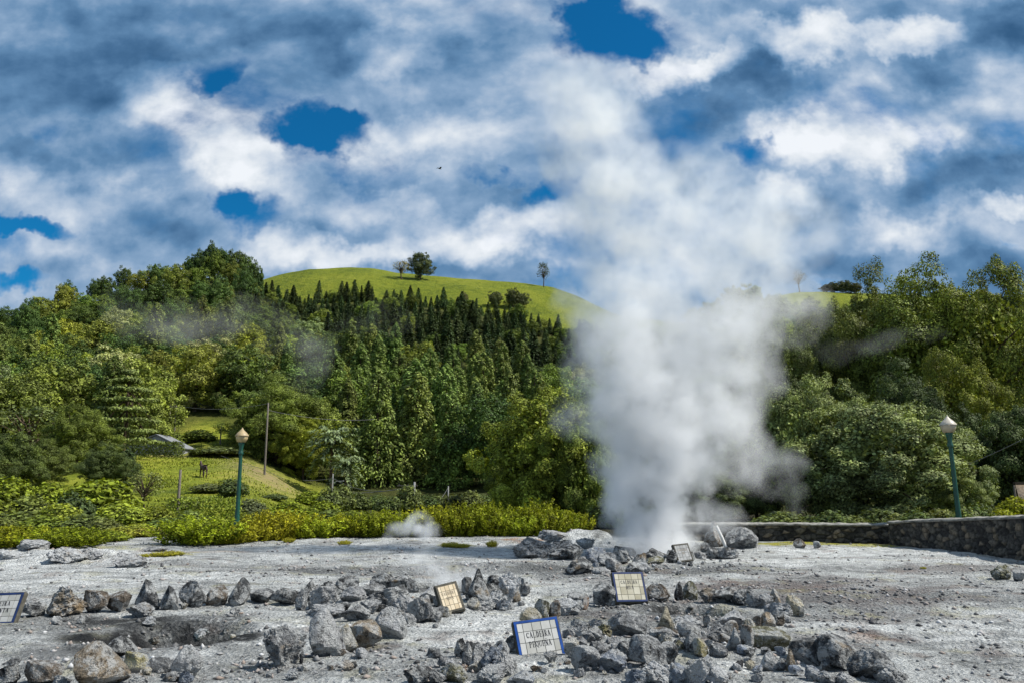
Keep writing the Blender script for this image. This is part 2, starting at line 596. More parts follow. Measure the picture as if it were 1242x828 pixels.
def limb_mesh(name, trunk_h, r0, targets, rng, lean=0.03):
    V, F = [], []
    top = Vector((rng.uniform(-lean, lean), rng.uniform(-lean, lean), trunk_h))
    mid = top * 0.5 + Vector((rng.uniform(-lean, lean), rng.uniform(-lean, lean), 0)) * .6
    tube([(0, 0, -0.03), (0, 0, 0.03), mid, top], [r0 * 1.35, r0, r0 * .75, r0 * .3], 8, V, F)
    for c in targets:
        c = Vector(c)
        s = mid.lerp(top, rng.uniform(0.0, 0.8))
        k = s.lerp(c, 0.5) + Vector((0, 0, rng.uniform(-.02, .04)))
        tube([s, k, c], [r0 * .45, r0 * .28, r0 * .1], 5, V, F)
    return np_mesh(name, np.array([tuple(v) for v in V]), F, M_BARK, True)


def proto_broad(seed, n_clump=40, per=420, width=0.38, cz=0.53, hz=0.46, cr=(0.085, 0.16), L=0.016, trunk=0.62):
    """broadleaf crown: rounded leaf clumps over an uneven egg-shaped envelope that comes down low"""
    rng = np.random.default_rng(seed)
    Vs, cs = [], []
    ga = math.pi * (3 - math.sqrt(5))
    ph = rng.uniform(0, 6.28, 4)
    for i in range(n_clump):
        zz = 1 - 2 * (i + .5) / n_clump
        zz = min(.98, max(-.92, zz + rng.normal() * .06))
        an = i * ga + rng.normal() * .25
        rr = math.sqrt(1 - zz * zz)
        d = np.array([math.cos(an) * rr, math.sin(an) * rr, zz])
        f = rng.uniform(0.55, 0.98)
        a = 1.0 + 0.20 * math.sin(3 * an + ph[0]) * rr + .14 * math.sin(2 * an + ph[1] + 3 * zz)
        wz = width * (1.0 - .18 * max(0, zz) - .10 * max(0, -zz))
        c = np.array([d[0] * wz * f * a, d[1] * wz * f * a, cz + d[2] * hz * f * (1 + .10 * math.sin(2 * an + ph[2]))])
        r = rng.uniform(*cr) * (1 + .15 * (zz < 0))
        cs.append(c)
        Vs.append(clump_leaves(rng, c, (r, r, r * .80), int(per * (r / cr[1]) ** 2) + 20, L, L * .6, -.75, .30, .20, out=d))
        for q in range(3):                      # small sprigs breaking the outline of the clump
            e = unit(d + rng.normal(size=3) * .7)
            rs = r * rng.uniform(.28, .45)
            Vs.append(clump_leaves(rng, c + e * r * .95, (rs, rs, rs), int(per * .10), L, L * .6, -.8, .3, .5))
    k = int(n_clump * per * 0.10)
    p = sph(rng, k) * rng.uniform(0, 0.8, size=(k, 1)) ** (1 / 3) * np.array([width, width, hz]) * .8 + np.array([0, 0, cz])
    Vs.append(leaf_quads(p, sph(rng, k), L * 2.2, L * 1.5, rng))
    crown = quads_mesh('crown', Vs, M_LEAF)
    pick = rng.choice(len(cs), size=min(9, len(cs)), replace=False)
    return crown, limb_mesh('trunk', trunk, 0.020, [cs[i] for i in pick], rng)


def proto_cypress(seed, per=70, width=0.24, droop=0.5, L=0.022, levels=17, taper=0.85, top_round=0.25, low=0.06):
    """tall Japanese cedar: shaggy rounded sprays hanging in tiers round a straight trunk"""
    rng = np.random.default_rng(seed)
    Vs = []
    for i in range(levels):
        h = low + (1 - low) * i / (levels - 1)
        rad = width * (1 - h) ** taper * (0.88 + 0.24 * rng.random()) + 0.012
        if h > 1 - top_round:
            rad = max(rad, width * 0.42 * math.sqrt(max(0, 1 - ((h - 1 + top_round) / top_round) ** 2)))
        nb = max(1, int(3 + 26 * rad))
        for k in range(nb):
            a = 2 * math.pi * (k + rng.random() * .8) / nb + i
            ro = rad * rng.uniform(0.5, 1.0)
            c = np.array([math.cos(a) * ro, math.sin(a) * ro, h - 0.03 + rng.uniform(-.02, .02)])
            r = rng.uniform(0.032, 0.06) * (0.55 + 1.7 * rad / width * .5)
            out = np.array([math.cos(a), math.sin(a), -droop])
            Vs.append(clump_leaves(rng, c, (r, r, r * 1.15), per, L, L * .5, -0.8, 0.35, 0.28, axis=out))
    crown = quads_mesh('crown', Vs, M_NEEDLE)
    V, F = tube([(0, 0, -.03), (0, 0, .5), (0, 0, .97)], [.022, .014, .003], 7)
    return crown, np_mesh('trunk', np.array([tuple(v) for v in V]), F, M_BARK, True)


def proto_spruce(seed, width=0.17):
    rng = np.random.default_rng(seed)
    P, N, A = [], [], []
    for i in range(24):
        h = 0.08 + 0.9 * i / 23
        rad = width * (1 - h) ** 0.9 * rng.uniform(.8, 1.15) + .008
        nb = max(4, int(60 * rad) + 3)
        for k in range(nb):
            a = 2 * math.pi * (k + rng.random()) / nb
            out = np.array([math.cos(a), math.sin(a), 0])
            for s in np.linspace(.25, 1.0, 5):
                for q in range(3):
                    p = out * rad * s + np.array([0, 0, h - .18 * rad * s]) + rng.normal(size=3) * .008
                    P.append(p)
                    N.append(unit(out * .5 + np.array([0, 0, .8]) + rng.normal(size=3) * .35))
                    A.append(out + np.array([0, 0, -.35]))
    V = leaf_quads(np.array(P), np.array(N), .024, .011, rng, np.array(A))
    crown = quads_mesh('crown', [V], M_NEEDLE)
    Vt, F = tube([(0, 0, -.03), (0, 0, .5), (0, 0, .98)], [.016, .01, .002], 6)
    return crown, np_mesh('trunk', np.array([tuple(v) for v in Vt]), F, M_BARK, True)


def proto_tiers(seed):
    """layered cedar: flat plates of foliage one over the other"""
    rng = np.random.default_rng(seed)
    Vs, cs = [], []
    lv = [(0.22, .42), (0.33, .46), (0.44, .43), (0.55, .40), (0.66, .34), (0.77, .27), (0.87, .19), (0.96, .09)]
    for h, rad in lv:
        for k in range(9):
            a = 2 * math.pi * (k + rng.random() * .7) / 9
            ro = rad * rng.uniform(.35, .95)
            c = np.array([math.cos(a) * ro, math.sin(a) * ro, h - .04 * ro + rng.uniform(-.012, .012)])
            r = rng.uniform(.10, .17) * (.5 + rad)
            cs.append(c)
            Vs.append(clump_leaves(rng, c, (r, r, .022), 170, .02, .009, -.7, .9, .35))
    crown = quads_mesh('crown', Vs, M_NEEDLE)
    return crown, limb_mesh('trunk', .95, .024, cs[::3], rng, .01)


def proto_mound(seed, lobes=5, per=900, L=0.045, flat=.62, mat=None, shoot=False):
    """low rounded garden bush, unit width and height"""
    rng = np.random.default_rng(seed)
    Vs = []
    for i in range(lobes):
        a = 2 * math.pi * i / lobes + rng.random()
        ro = 0.0 if i == 0 else rng.uniform(.14, .27)
        r = rng.uniform(.22, .30) if i else .34
        hz = rng.uniform(.35, .55) if i else .62
        c = np.array([math.cos(a) * ro, math.sin(a) * ro, hz * .62])
        Vs.append(clump_leaves(rng, c, (r, r, hz * .62), per // (1 if i == 0 else 2), L, L * .55, -.9, .3, .5))
    V, F = tube([(0, 0, -.05), (0, 0, .3)], [.03, .015], 6)
    stem = np_mesh('stem', np.array([tuple(v) for v in V]), F, M_BARK, True)
    return quads_mesh('foliage', Vs, mat or M_BUSH), stem


def proto_heath(seed, n_shoot=150):
    """upright wispy yellow-green heath bush: many leafy shoots fanning up"""
    rng = np.random.default_rng(seed)
    P, N, A, S = [], [], [], []
    for i in range(n_shoot):
        a = rng.uniform(0, 2 * math.pi)
        ro = .46 * math.sqrt(rng.random())
        b0 = np.array([math.cos(a) * ro, math.sin(a) * ro, 0])
        hgt = (1 - (ro / .52) ** 2 * .55) * rng.uniform(.68, 1.05)
        out = np.array([math.cos(a) * ro * .55 + rng.normal() * .08, math.sin(a) * ro * .55 + rng.normal() * .08, hgt])
        for s in np.linspace(.12, 1.0, 15):
            for q in range(4):
                p = b0 + out * s + rng.normal(size=3) * .022
                d = rng.normal(size=3) * .6 + np.array([out[0] + math.cos(a) * .4, out[1] + math.sin(a) * .4, .25])
                P.append(p)
                N.append(unit(d))
                A.append(unit(out) + rng.normal(size=3) * .3)
                S.append(rng.uniform(.7, 1.25))
    S = np.array(S)
    V = leaf_quads(np.array(P), np.array(N), .036 * S, .014 * S, rng, np.array(A))
    Vt, F = [], []
    for k in range(6):
        a = k * 1.05
        tube([(0, 0, -.05), (math.cos(a) * .12, math.sin(a) * .12, .3)], [.015, .008], 5, Vt, F)
    return quads_mesh('foliage', [V], M_BUSH), np_mesh('stem', np.array([tuple(v) for v in Vt]), F, M_BARK, True)


def proto_fern_tree(seed):
    rng = np.random.default_rng(seed)
    P, N, A = [], [], []
    for k in range(46):
        a = 2 * math.pi * k / 46 + rng.random() * .3
        lv = rng.random()
        el = .9 - 1.0 * lv
        for s in np.linspace(.05, 1, 18):
            x = s * .5
            z = .62 + math.sin(el) * s * .4 - .35 * s * s * (.5 + lv * .5) + .16 * (1 - lv)
            for q in (-1, 0, 1):
                side = np.array([-math.sin(a), math.cos(a), 0]) * q * .05 * math.sin(s * 3)
                P.append(np.array([math.cos(a) * x, math.sin(a) * x, z]) + side + rng.normal(size=3) * .01)
                N.append(unit(np.array([0, 0, 1.0]) + rng.normal(size=3) * .3 + np.array([math.cos(a), math.sin(a), 0]) * s * .5))
                A.append(np.array([math.cos(a), math.sin(a), -.4]) + np.array([-math.sin(a), math.cos(a), 0]) * q * .7)
    V = leaf_quads(np.array(P), np.array(N), .04, .017, rng, np.array(A))
    Vt, F = tube([(0, 0, -.05), (0.01, 0, .35), (0, 0, .66)], [.04, .03, .03], 7)
    return quads_mesh('crown', [V], M_LEAF), np_mesh('trunk', np.array([tuple(v) for v in Vt]), F, M_BARK, True)


def proto_bare(seed, leaves=900):
    """half-bare round tree on the hilltop: fine branches with thin foliage"""
    rng = np.random.default_rng(seed)
    cs = [np.array([*(sph(rng, 1)[0] * np.array([.34, .34, .3]) * rng.uniform(.6, 1) + np.array([0, 0, .62]))]) for _ in range(34)]
    Vs = [clump_leaves(rng, c, (.1, .1, .08), leaves // 30, .02, .012, -.9, .2, .7) for c in cs]
    return quads_mesh('crown', Vs, M_LEAF), limb_mesh('trunk', .6, .028, cs, rng)


def hedge_mesh(seed, sx, sy, sz, L=0.10, dens=55):
    rng = np.random.default_rng(seed)
    P, N = [], []
    for ax, sg in ((0, -1), (0, 1), (1, -1), (1, 1), (2, 1)):
        dims = [sx, sy, sz]
        u, v = [i for i in range(3) if i != ax]
        n = int(dims[u] * dims[v] * dens)
        p = np.zeros((n, 3))
        p[:, u] = rng.uniform(-.5, .5, n) * dims[u]
        p[:, v] = rng.uniform(-.5, .5, n) * dims[v]
        p[:, ax] = sg * dims[ax] / 2 + rng.normal(size=n) * .07
        nn = np.zeros((n, 3))
        nn[:, ax] = sg
        P.append(p)
        N.append(unit(nn + rng.normal(size=(n, 3)) * .55))
    P, N = np.concatenate(P), np.concatenate(N)
    P[:, 2] += sz / 2
    P[:, 2] += fbm(P[:, 0] / 1.3, P[:, 1] / 1.3, 3, seed) * .25 * (P[:, 2] / sz)
    return quads_mesh('foliage', [leaf_quads(P, N, L * rng.uniform(.7, 1.3, len(P)), L * .6, rng)], M_BUSH)


BROAD = [proto_broad(s, 56, 260, w, cr=(.05, .115), L=.0125) for s, w in ((1, .38), (2, .42), (3, .35), (4, .40), (5, .44))]
DOME = [proto_broad(s, 40, 330, .44, .50, .44, (.08, .135), .0125) for s in (11, 12)]
CYP = [proto_cypress(s, 120, w, L=.014) for s, w in ((21, .22), (22, .19), (23, .25))]
SPRUCE = [proto_spruce(s, w) for s, w in ((31, .21), (32, .18), (33, .23), (34, .20), (35, .26))]
NEAR_T = [proto_broad(s, 100, 800, .45, .48, .50, (.045, .105), .0074, .6) for s in (41, 42, 43)]
BIG_T = [proto_broad(s, 100, 1050, .42, .52, .47, (.045, .100), .0054, .66) for s in (51, 52, 53)]
CEDAR = proto_tiers(61)
MOUND = [proto_mound(s, n) for s, n in ((71, 5), (72, 4), (73, 6))]
HEATH = [proto_heath(s) for s in (81, 82, 83, 84)]
FERN = proto_fern_tree(91)
BARE = [proto_bare(95), proto_bare(96, 420)]

PLANTS = []      # (object, description, zone, category) for the labels below


def plant(proto, name, x, y, w, h, col, desc, zone, cat, group=None, z=None, names=None, lean=0.0, sink=0.0):
    z = floor_z(x, y) if z is None else z
    o = empty(name, (x, y, z - sink), rnd.uniform(0, 6.28))
    o.rotation_euler = (rnd.uniform(-lean, lean), rnd.uniform(-lean, lean), rnd.uniform(0, 6.28))
    names = names or ('crown', 'trunk')
    for me, nm in zip(proto, names):
        p = part(nm, me, o)
        p.scale = (w, w, h)
        if nm in ('crown', 'foliage'):
            p.color = (*col, 1)
    o['category'] = cat
    if group:
        o['group'] = group
    PLANTS.append((o, desc, zone))
    return o


def jit(c, a=0.2):
    k = 1 + rnd.uniform(-a, a)
    return (c[0] * k * (1 + rnd.uniform(-.12, .15)), c[1] * k, c[2] * k)


G_DARK, G_MID, G_YEL, G_OLIVE, G_SILV, G_CYP, G_SPR = (.042, .066, .018), (.082, .108, .022), (.125, .152, .022), (.098, .112, .022), (.13, .15, .065), (.075, .10, .024), (.034, .052, .020)
TONE = {'dark': G_DARK, 'mid': G_MID, 'yellow': G_YEL, 'olive': G_OLIVE, 'silver': G_SILV}
TWORD = {'dark': 'dark green', 'mid': 'mid green', 'yellow': 'yellow-green', 'olive': 'olive green', 'silver': 'grey-green'}



def spruce_zone(px, Y):
    return (Y > 200 and 372 < px < 740 and (Y > 228 or px > 470)) or (Y > 252 and 296 < px <= 372)


Ys = 203.0
while Ys < 303:
    px = 290 + rnd.uniform(0, 10)
    while px < 738:
        Y = Ys * (1 + rnd.uniform(-.025, .025))
        if spruce_zone(px, Y):
            h = rnd.uniform(7.0, 12.5) if Ys < 262 else rnd.uniform(5.5, 9.5)
            sz = 'tall' if h > 9.5 else 'short' if h < 7.5 else 'middling'
            zn = 'in the lowest spruce rows' if Y < 232 else 'in the middle spruce rows' if Y < 268 else 'edging the grassy hilltop' if Y < 288 else 'against the hilltop grass'
            if rnd.random() < .16:
                plant(rnd.choice(BROAD), 'broadleaf_tree', X_of(px, Y), Y, h * 1.0, h * .85, jit(G_MID, .4), sz + ' dark leafy tree among spruces', zn, 'tree', 'leafy trees among the spruces')
            else:
                plant(rnd.choice(SPRUCE), 'spruce_tree', X_of(px, Y), Y, h * rnd.uniform(1.05, 1.6), h, jit(G_SPR, .5), sz + ' narrow dark spruce', zn, 'spruce', 'spruces below the grassy hilltop', lean=.05)
        px += (rnd.uniform(2.0, 3.4) if Ys > 262 else rnd.uniform(3.0, 4.6)) / Y * FPX
    Ys *= 1.058

# wooded slope, row by row from the foot to the crest
Yr, row = 114.0, 0
while Yr < 300:
    zone = ('at the foot of the wooded slope' if Yr < 135 else 'low on the wooded slope' if Yr < 165 else 'halfway up the wooded slope' if Yr < 215 else
            'high on the wooded slope' if Yr < 270 else 'near the crest of the wooded hill')
    px = -20.0 + rnd.uniform(0, 20)
    while px < 1250:
        Y = Yr * (1 + rnd.uniform(-.045, .045))
        spr = spruce_zone(px, Yr)
        cyp = (Yr < 205 and 395 < px < 660 and rnd.random() < .90) or (Yr < 200 and px < 395 and rnd.random() < .14)
        hidden = (px > 1075 and Yr < 275) or (735 < px < 940 and Yr < 270 and rnd.random() < .45) or (960 < px and Yr < 150)
        gap = 205 < px < 300 and Yr < 133
        x = X_of(px, Y)
        if spr:
            h, w, step = rnd.uniform(9.5, 13), rnd.uniform(9.5, 13), rnd.uniform(4.3, 5.6)
            pass
        elif cyp:
            h = rnd.uniform(13, 18)
            w, step = h * rnd.uniform(.85, 1.1), rnd.uniform(4.8, 6.4)
            if not (hidden or gap):
                plant(rnd.choice(CYP), 'cedar_tree', x, Y, w, h, jit(G_CYP, .3), 'tall shaggy columnar cedar', zone, 'cedar', 'columnar cedars on the wooded slope')
        else:
            tone = rnd.choices(['dark', 'mid', 'yellow', 'olive', 'silver'], [5, 4, 1.2, 2.2, .9])[0]
            if Yr > 215 and px < 330:
                tone = rnd.choices(['dark', 'mid', 'olive'], [5, 2, 1])[0]
            h = rnd.uniform(9.5, 14.5) if Yr < 215 else rnd.uniform(7.5, 11.0)
            w, step = h * rnd.uniform(.95, 1.25), rnd.uniform(7.0, 9.0) if Yr < 215 else rnd.uniform(6.0, 8.0)
            if Yr > 240 and rnd.random() < .15 and px < 320:
                h *= 1.25
            if not (hidden or gap):
                dome = rnd.random() < .3
                plant(rnd.choice(DOME if dome else BROAD), 'broadleaf_tree', x, Y, w, h, jit(TONE[tone], .25),
                      ('dome-crowned ' if dome else 'uneven-crowned ') + TWORD[tone] + ' tree', zone, 'tree', 'broadleaf trees on the wooded slope')
        px += step / Y * FPX
    Yr *= 1.115 if Yr < 190 else 1.075
    row += 1

# crest trees of the left knoll, against the sky
for px, dy, w in ((20, 0, 8), (60, 4, 8), (96, 2, 7), (130, 5, 8), (168, 3, 9), (196, 0, 7), (214, 3, 8), (226, 5, 8), (238, 9, 8), (248, 7, 9), (260, 5, 8), (272, 6, 9), (284, 5, 8), (295, 6, 7), (304, 5, 6)):
    x = X_of(px, 297)
    plant(rnd.choice(BROAD + CYP[:1]), 'broadleaf_tree', x, 297, w * 1.05, 7.5 + dy * .75, jit(G_DARK, .2), 'dark tree against the sky', 'on the crest of the wooded knoll', 'tree', 'skyline trees on the knoll')

# single trees on the grassy hilltop
for px, Y, w, h, pr, col, d in ((481, 385, 13, 10, BARE[0], (.13, .11, .035), 'brownish thin-leaved round tree on the grassy hilltop'),
                                (505, 392, 15, 15, BROAD[4], (.05, .06, .03), 'dark round lone tree on the grassy hilltop'),
                                (661, 405, 10, 14, BARE[0], (.04, .05, .025), 'dark tree at the steam edge of the grassy hilltop'),
                                (984, 415, 12, 13, BARE[1], (.07, .07, .05), 'nearly bare tree on the hilltop ridge beyond the steam')):
    x = X_of(px, Y)
    plant(pr, 'hilltop_tree', x, Y, w, h, col, d, None, 'tree', z=float(grass_hill(np.array([x]), np.array([float(Y)]))[0]))
for i, (px, Y, w, h) in enumerate(((1018, 412, 9, 4), (1028, 412, 10, 6), (1042, 412, 12, 7), (1054, 412, 10, 6), (560, 345, 7, 7), (600, 350, 9, 7), (622, 350, 10, 9), (634, 352, 8, 7))):
    x = X_of(px, Y)
    plant(BROAD[i % 4], 'hilltop_tree', x, Y, w, h, jit((.06, .065, .03)), 'small dark tree', 'on the ridge beyond the steam' if px > 900 else 'at the lower edge of the grassy hilltop', 'tree',
          z=float(grass_hill(np.array([x]), np.array([float(Y)]))[0]))

# trees placed one by one: px, base row ignored, top row, width px, Y, proto, colour, label
SOLO = [
    (668, 452, 150, 52, NEAR_T[0], (.115, .135, .02), 'big glossy yellow-green tree beside the steam, behind the heath bushes'),
    (632, 500, 90, 60, NEAR_T[1], (.095, .115, .02), 'glossy rounded tree tucked behind the big yellow-green one'),
    (700, 478, 90, 50, NEAR_T[2], (.085, .11, .022), 'glossy green tree half veiled by the rising steam'),
    (1068, 462, 190, 44, NEAR_T[1], (.105, .125, .05), 'broad grey-green tree behind the wall, widest of the group'),
    (966, 440, 120, 48, NEAR_T[0], (.10, .12, .045), 'grey-green tree at the right edge of the steam'),
    (1018, 446, 110, 50, NEAR_T[2], (.11, .13, .05), 'pale grey-green tree with two rounded tops behind the wall'),
    (1138, 488, 100, 45, NEAR_T[2], (.095, .115, .05), 'grey-green leaning tree beside the right lamp post'),
    (1160, 560, 60, 42, NEAR_T[0], (.10, .12, .045), 'low grey-green tree just behind the right lamp post'),
    (1140, 304, 190, 90, BIG_T[0], (.08, .098, .02), 'tallest olive tree on the right skyline'),
    (1066, 316, 140, 98, BIG_T[1], (.07, .08, .02), 'olive tree on the skyline next to the tallest one'),
    (1205, 294, 160, 84, BIG_T[2], (.092, .106, .018), 'big yellowish tree at the right end of the skyline'),
    (1250, 304, 120, 88, BIG_T[0], (.035, .05, .018), 'dark tall tree cut by the right picture edge'),
    (1008, 346, 105, 104, BIG_T[2], (.06, .072, .02), 'dark olive tree below the ridge right of the steam'),
    (1108, 430, 120, 66, BIG_T[1], (.033, .046, .018), 'deep green shaded tree between the skyline tree and the grey-green group'),
    (1172, 408, 110, 70, BIG_T[2], (.085, .095, .016), 'yellow-green clumpy tree above the right lamp'),
    (1236, 470, 110, 52, NEAR_T[1], (.04, .055, .02), 'dark leafy tree over the overhead cable'),
    (1200, 520, 90, 62, BIG_T[0], (.022, .032, .014), 'almost black tree behind the right lamp post'),
    (950, 368, 110, 96, BIG_T[0], (.055, .07, .022), 'dark green tree veiled by drifting steam'),
    (905, 410, 90, 92, BIG_T[1], (.05, .065, .022), 'dark tree mostly hidden in the steam'),
    (850, 430, 100, 84, BIG_T[2], (.055, .075, .02), 'round tree behind the middle of the steam'),
    (790, 440, 100, 80, BIG_T[0], (.06, .08, .02), 'tall tree behind the brightest steam'),
    (738, 470, 100, 70, BIG_T[1], (.07, .09, .02), 'tree behind the left flank of the steam'),
    (915, 520, 90, 50, NEAR_T[2], (.07, .09, .03), 'dense tree behind the wall end in the steam'),
    (860, 560, 80, 46, NEAR_T[1], (.05, .065, .025), 'low dark tree behind the steaming boulders'),
    (334, 452, 118, 116, BIG_T[1], (.075, .095, .02), 'large pale clumpy tree behind the tall wooden pole'),
    (368, 500, 62, 112, BIG_T[0], (.11, .125, .016), 'bright yellow-green tree at the end of the meadow'),
    (30, 488, 92, 78, BARE[0], (.06, .075, .028), 'open feathery tree at the left picture edge'),
    (92, 484, 84, 74, BIG_T[2], (.07, .088, .018), 'airy round tree beside the layered cedar'),
    (178, 570, 54, 50, BARE[0], (.075, .085, .03), 'small open tree with forked dark trunk near the thin post'),
    (14, 520, 70, 60, NEAR_T[2], (.045, .06, .018), 'dark leafy tree below the open feathery one'),
]
for px, top, wpx, Y, pr, col, lab in SOLO:
    x = X_of(px, Y)
    z = floor_z(x, Y)
    h = at(px, top, Y).z - z
    w = wpx / ppm(Y) / (.84 if pr in NEAR_T else .8)
    plant(pr, 'broadleaf_tree', x, Y, w, h / (.99 if pr in BARE else 1.09), col, lab, None, 'tree')

for px, top, wpx, Y, pr, col, lab in ((8, 452, 90, 100, BROAD[1], (.07, .085, .02), 'tall olive tree over the left garden, cut by the picture edge'),
                                (62, 500, 74, 88, CYP[2], (.055, .07, .022), 'broad dark conifer between the feathery tree and the airy round tree'),
                                (112, 524, 60, 80, BROAD[3], (.06, .075, .02), 'dark tree directly before the layered cedar'),
                                (52, 535, 66, 64, BIG_T[1], (.06, .075, .02), 'dense low tree over the flat-topped light bush'),
                                (128, 538, 60, 62, BIG_T[0], (.045, .06, .02), 'dense dark tree left of the short dark conifers'),
                                (-12, 540, 60, 58, BIG_T[2], (.05, .065, .02), 'dense dark tree at the very edge of the picture')):
    x = X_of(px, Y)
    plant(pr, 'broadleaf_tree', x, Y, wpx / ppm(Y) / .8, at(px, top, Y).z - floor_z(x, Y), col, lab, None, 'tree')

x = X_of(148, 86)
z = floor_z(x, 86)
plant(CEDAR, 'layered_cedar', x, 86, 80 / ppm(86) / .95, at(148, 446, 86).z - z, (.085, .105, .032), 'layered cedar with flat horizontal boughs above the clipped hedge', None, 'cedar')
for px, top, wpx, Y, lab in ((152, 545, 40, 66, 'short dark conifer below the clipped hedge'), (124, 548, 36, 64, 'short dark conifer beside the round bushes')):
    x = X_of(px, Y)
    plant(CYP[2], 'small_conifer', x, Y, wpx / ppm(Y) / .5, at(px, top, Y).z - floor_z(x, Y), (.04, .058, .022), lab, None, 'conifer')
for px, top, wpx, Y, lab in ((402, 530, 62, 104, 'silvery tree fern at the foot of the slope'), (420, 560, 44, 100, 'smaller silvery tree fern next to the street light'), (300, 520, 46, 124, 'tree fern in the shade above the meadow')):
    x = X_of(px, Y)
    plant(FERN, 'tree_fern', x, Y, wpx / ppm(Y), (at(px, top, Y).z - floor_z(x, Y)) / .8, (.09, .115, .06), lab, None, 'tree fern')

# ------------------------------------------------------------------ bushes
YG = (.118, .128, .009)
LG = (.090, .112, .012)
FN = ('foliage', 'stem')
# front row of heath bushes along the edge of the bare ground (px, base row, top row, width px)
heath = [(4, 668, 628, 66), (46, 668, 634, 60), (84, 668, 640, 56), (234, 664, 621, 74), (272, 662, 634, 46), (300, 660, 630, 44), (322, 658, 620, 46), (350, 656, 618, 52), (384, 656, 620, 50), (416, 655, 616, 48),
         (446, 655, 620, 50), (476, 655, 622, 46), (522, 654, 610, 48), (548, 655, 612, 46), (576, 655, 610, 50), (604, 655, 608, 50), (630, 655, 612, 46), (655, 654, 608, 50), (680, 653, 614, 40), (697, 652, 622, 34)]
for i, (px, b, top, wpx) in enumerate(heath):
    g = gnd(px, b - 4)
    zz = floor_z(g.x, g.y + .4)
    plant(HEATH[i % 4], 'heath_bush', g.x, g.y + .4, wpx * 1.12 / ppm(g.y), (at(px, top, g.y + .4).z - zz) * rnd.uniform(.82, 1.18), jit(YG, .3), 'upright yellow-green heath bush', 'along the left edge of the bare ground' if px < 120 else 'between thin post and left lamp post' if px < 290 else 'just right of the left lamp post' if px < 500 else 'in the hedge row left of the steam', 'bush', 'heath bushes along the bare ground', names=FN)
garden = [  # px, top, width px, Y, colour, label
    (18, 566, 66, 50, LG, 'broad light green garden bush at the left picture edge'),
    (66, 572, 58, 47, LG, 'flat-topped light green bush, second from the left picture edge'),
    (128, 566, 88, 48, LG, 'largest rounded light green bush in front of the dark conifers'),
    (92, 584, 50, 42, (.035, .05, .02), 'dark glossy camellia bush between the light green bushes'),
    (150, 598, 60, 42, (.12, .145, .02), 'low light green bush below the largest rounded one'),
    (30, 612, 74, 38, (.06, .075, .02), 'dark low bush behind the left heath bushes'),
    (108, 616, 66, 36, (.055, .07, .022), 'dark spreading bush behind the heath bushes'),
    (132, 622, 50, 34, (.075, .085, .03), 'reddish-tipped low bush beside the grass gap'),
    (186, 640, 44, 34, (.15, .14, .03), 'ochre dry low bush by the grass gap'),
    (112, 648, 34, 31, LG, 'small bright succulent bush at the edge of the crust, left one'),
    (142, 650, 44, 31, LG, 'small bright succulent bush at the edge of the crust, right one'),
    (225, 596, 40, 52, (.07, .085, .03), 'grey-green shrub behind the thin post'),
    (255, 582, 44, 62, (.07, .08, .035), 'olive shrub at the near edge of the meadow'),
    (282, 574, 40, 60, (.045, .06, .025), 'dark shrub left of the lamp lantern stem'),
    (306, 598, 44, 50, (.06, .07, .035), 'loose grey-green shrub right of the lamp post'),
    (335, 596, 34, 64, (.05, .065, .025), 'small dark shrub at the base of the tall pole'),
    (352, 602, 40, 56, LG, 'bright shrub below the bare patch of the meadow'),
    (378, 590, 46, 70, LG, 'bright shrub on the end of the meadow mound'),
    (394, 602, 40, 60, LG, 'bright shrub spilling down the meadow mound'),
    (372, 610, 50, 46, LG, 'yellow-green low shrub behind the heath bushes'),
    (240, 500 + 16, 40, 118, (.07, .09, .02), 'rounded shrub above the grey roofed shed'),
    (268, 538, 64, 108, (.07, .085, .035), 'long grey-green shrub between meadow and upper lawn'),
    (240, 540, 30, 107, (.06, .075, .02), 'shrub at the corner of the clipped hedge'),
    (205, 516, 40, 116, (.08, .10, .02), 'rounded shrub beside the upper hedge'),
    (1112, 616, 40, 36, (.10, .125, .04), 'leafy shrub peeping over the wall at its bend'),
    (1052, 618, 36, 36, (.095, .12, .04), 'leafy shrub behind the back wall'),
    (1210, 606, 44, 33.5, YG, 'bright yellow-green shrub on the bank behind the wall'),
    (1228, 594, 40, 36, YG, 'bright yellow-green shrub at the top of the bank'),
    (1190, 600, 40, 36, (.035, .045, .015), 'dark shrub left of the bright bank'),
    (940, 612, 50, 38, (.04, .055, .025), 'dark shrub behind the wall in the steam'),
    (735, 590, 50, 40, (.05, .065, .02), 'dark shrub at the left foot of the steam'),
]
for i, (px, top, wpx, Y) in enumerate(((4, 596, 60, 43), (40, 590, 56, 44), (78, 600, 54, 40), (60, 618, 60, 35.5), (8, 622, 56, 35), (165, 606, 44, 41), (196, 606, 40, 42), (205, 622, 44, 38), (172, 630, 44, 35.5), (150, 634, 40, 33),
                                        (236, 612, 46, 40), (262, 622, 44, 37), (296, 616, 40, 40), (318, 612, 44, 42), (345, 610, 44, 43), (376, 618, 44, 39), (404, 612, 46, 44), (432, 612, 44, 43), (460, 614, 44, 41))):
    x = X_of(px, Y)
    zz = floor_z(x, Y)
    dk = i % 3 == 1
    plant(MOUND[i % 3], 'garden_bush', x, Y, wpx * 1.15 / ppm(Y), max(.5, at(px, top, Y).z - zz), jit((.06, .078, .022) if dk else (.11, .13, .02), .3), 'dark green rounded shrub' if dk else 'light green rounded shrub',
          'in the left garden' if px < 172 else 'before the meadow', 'bush', 'garden shrubs behind the heath bushes', names=FN)
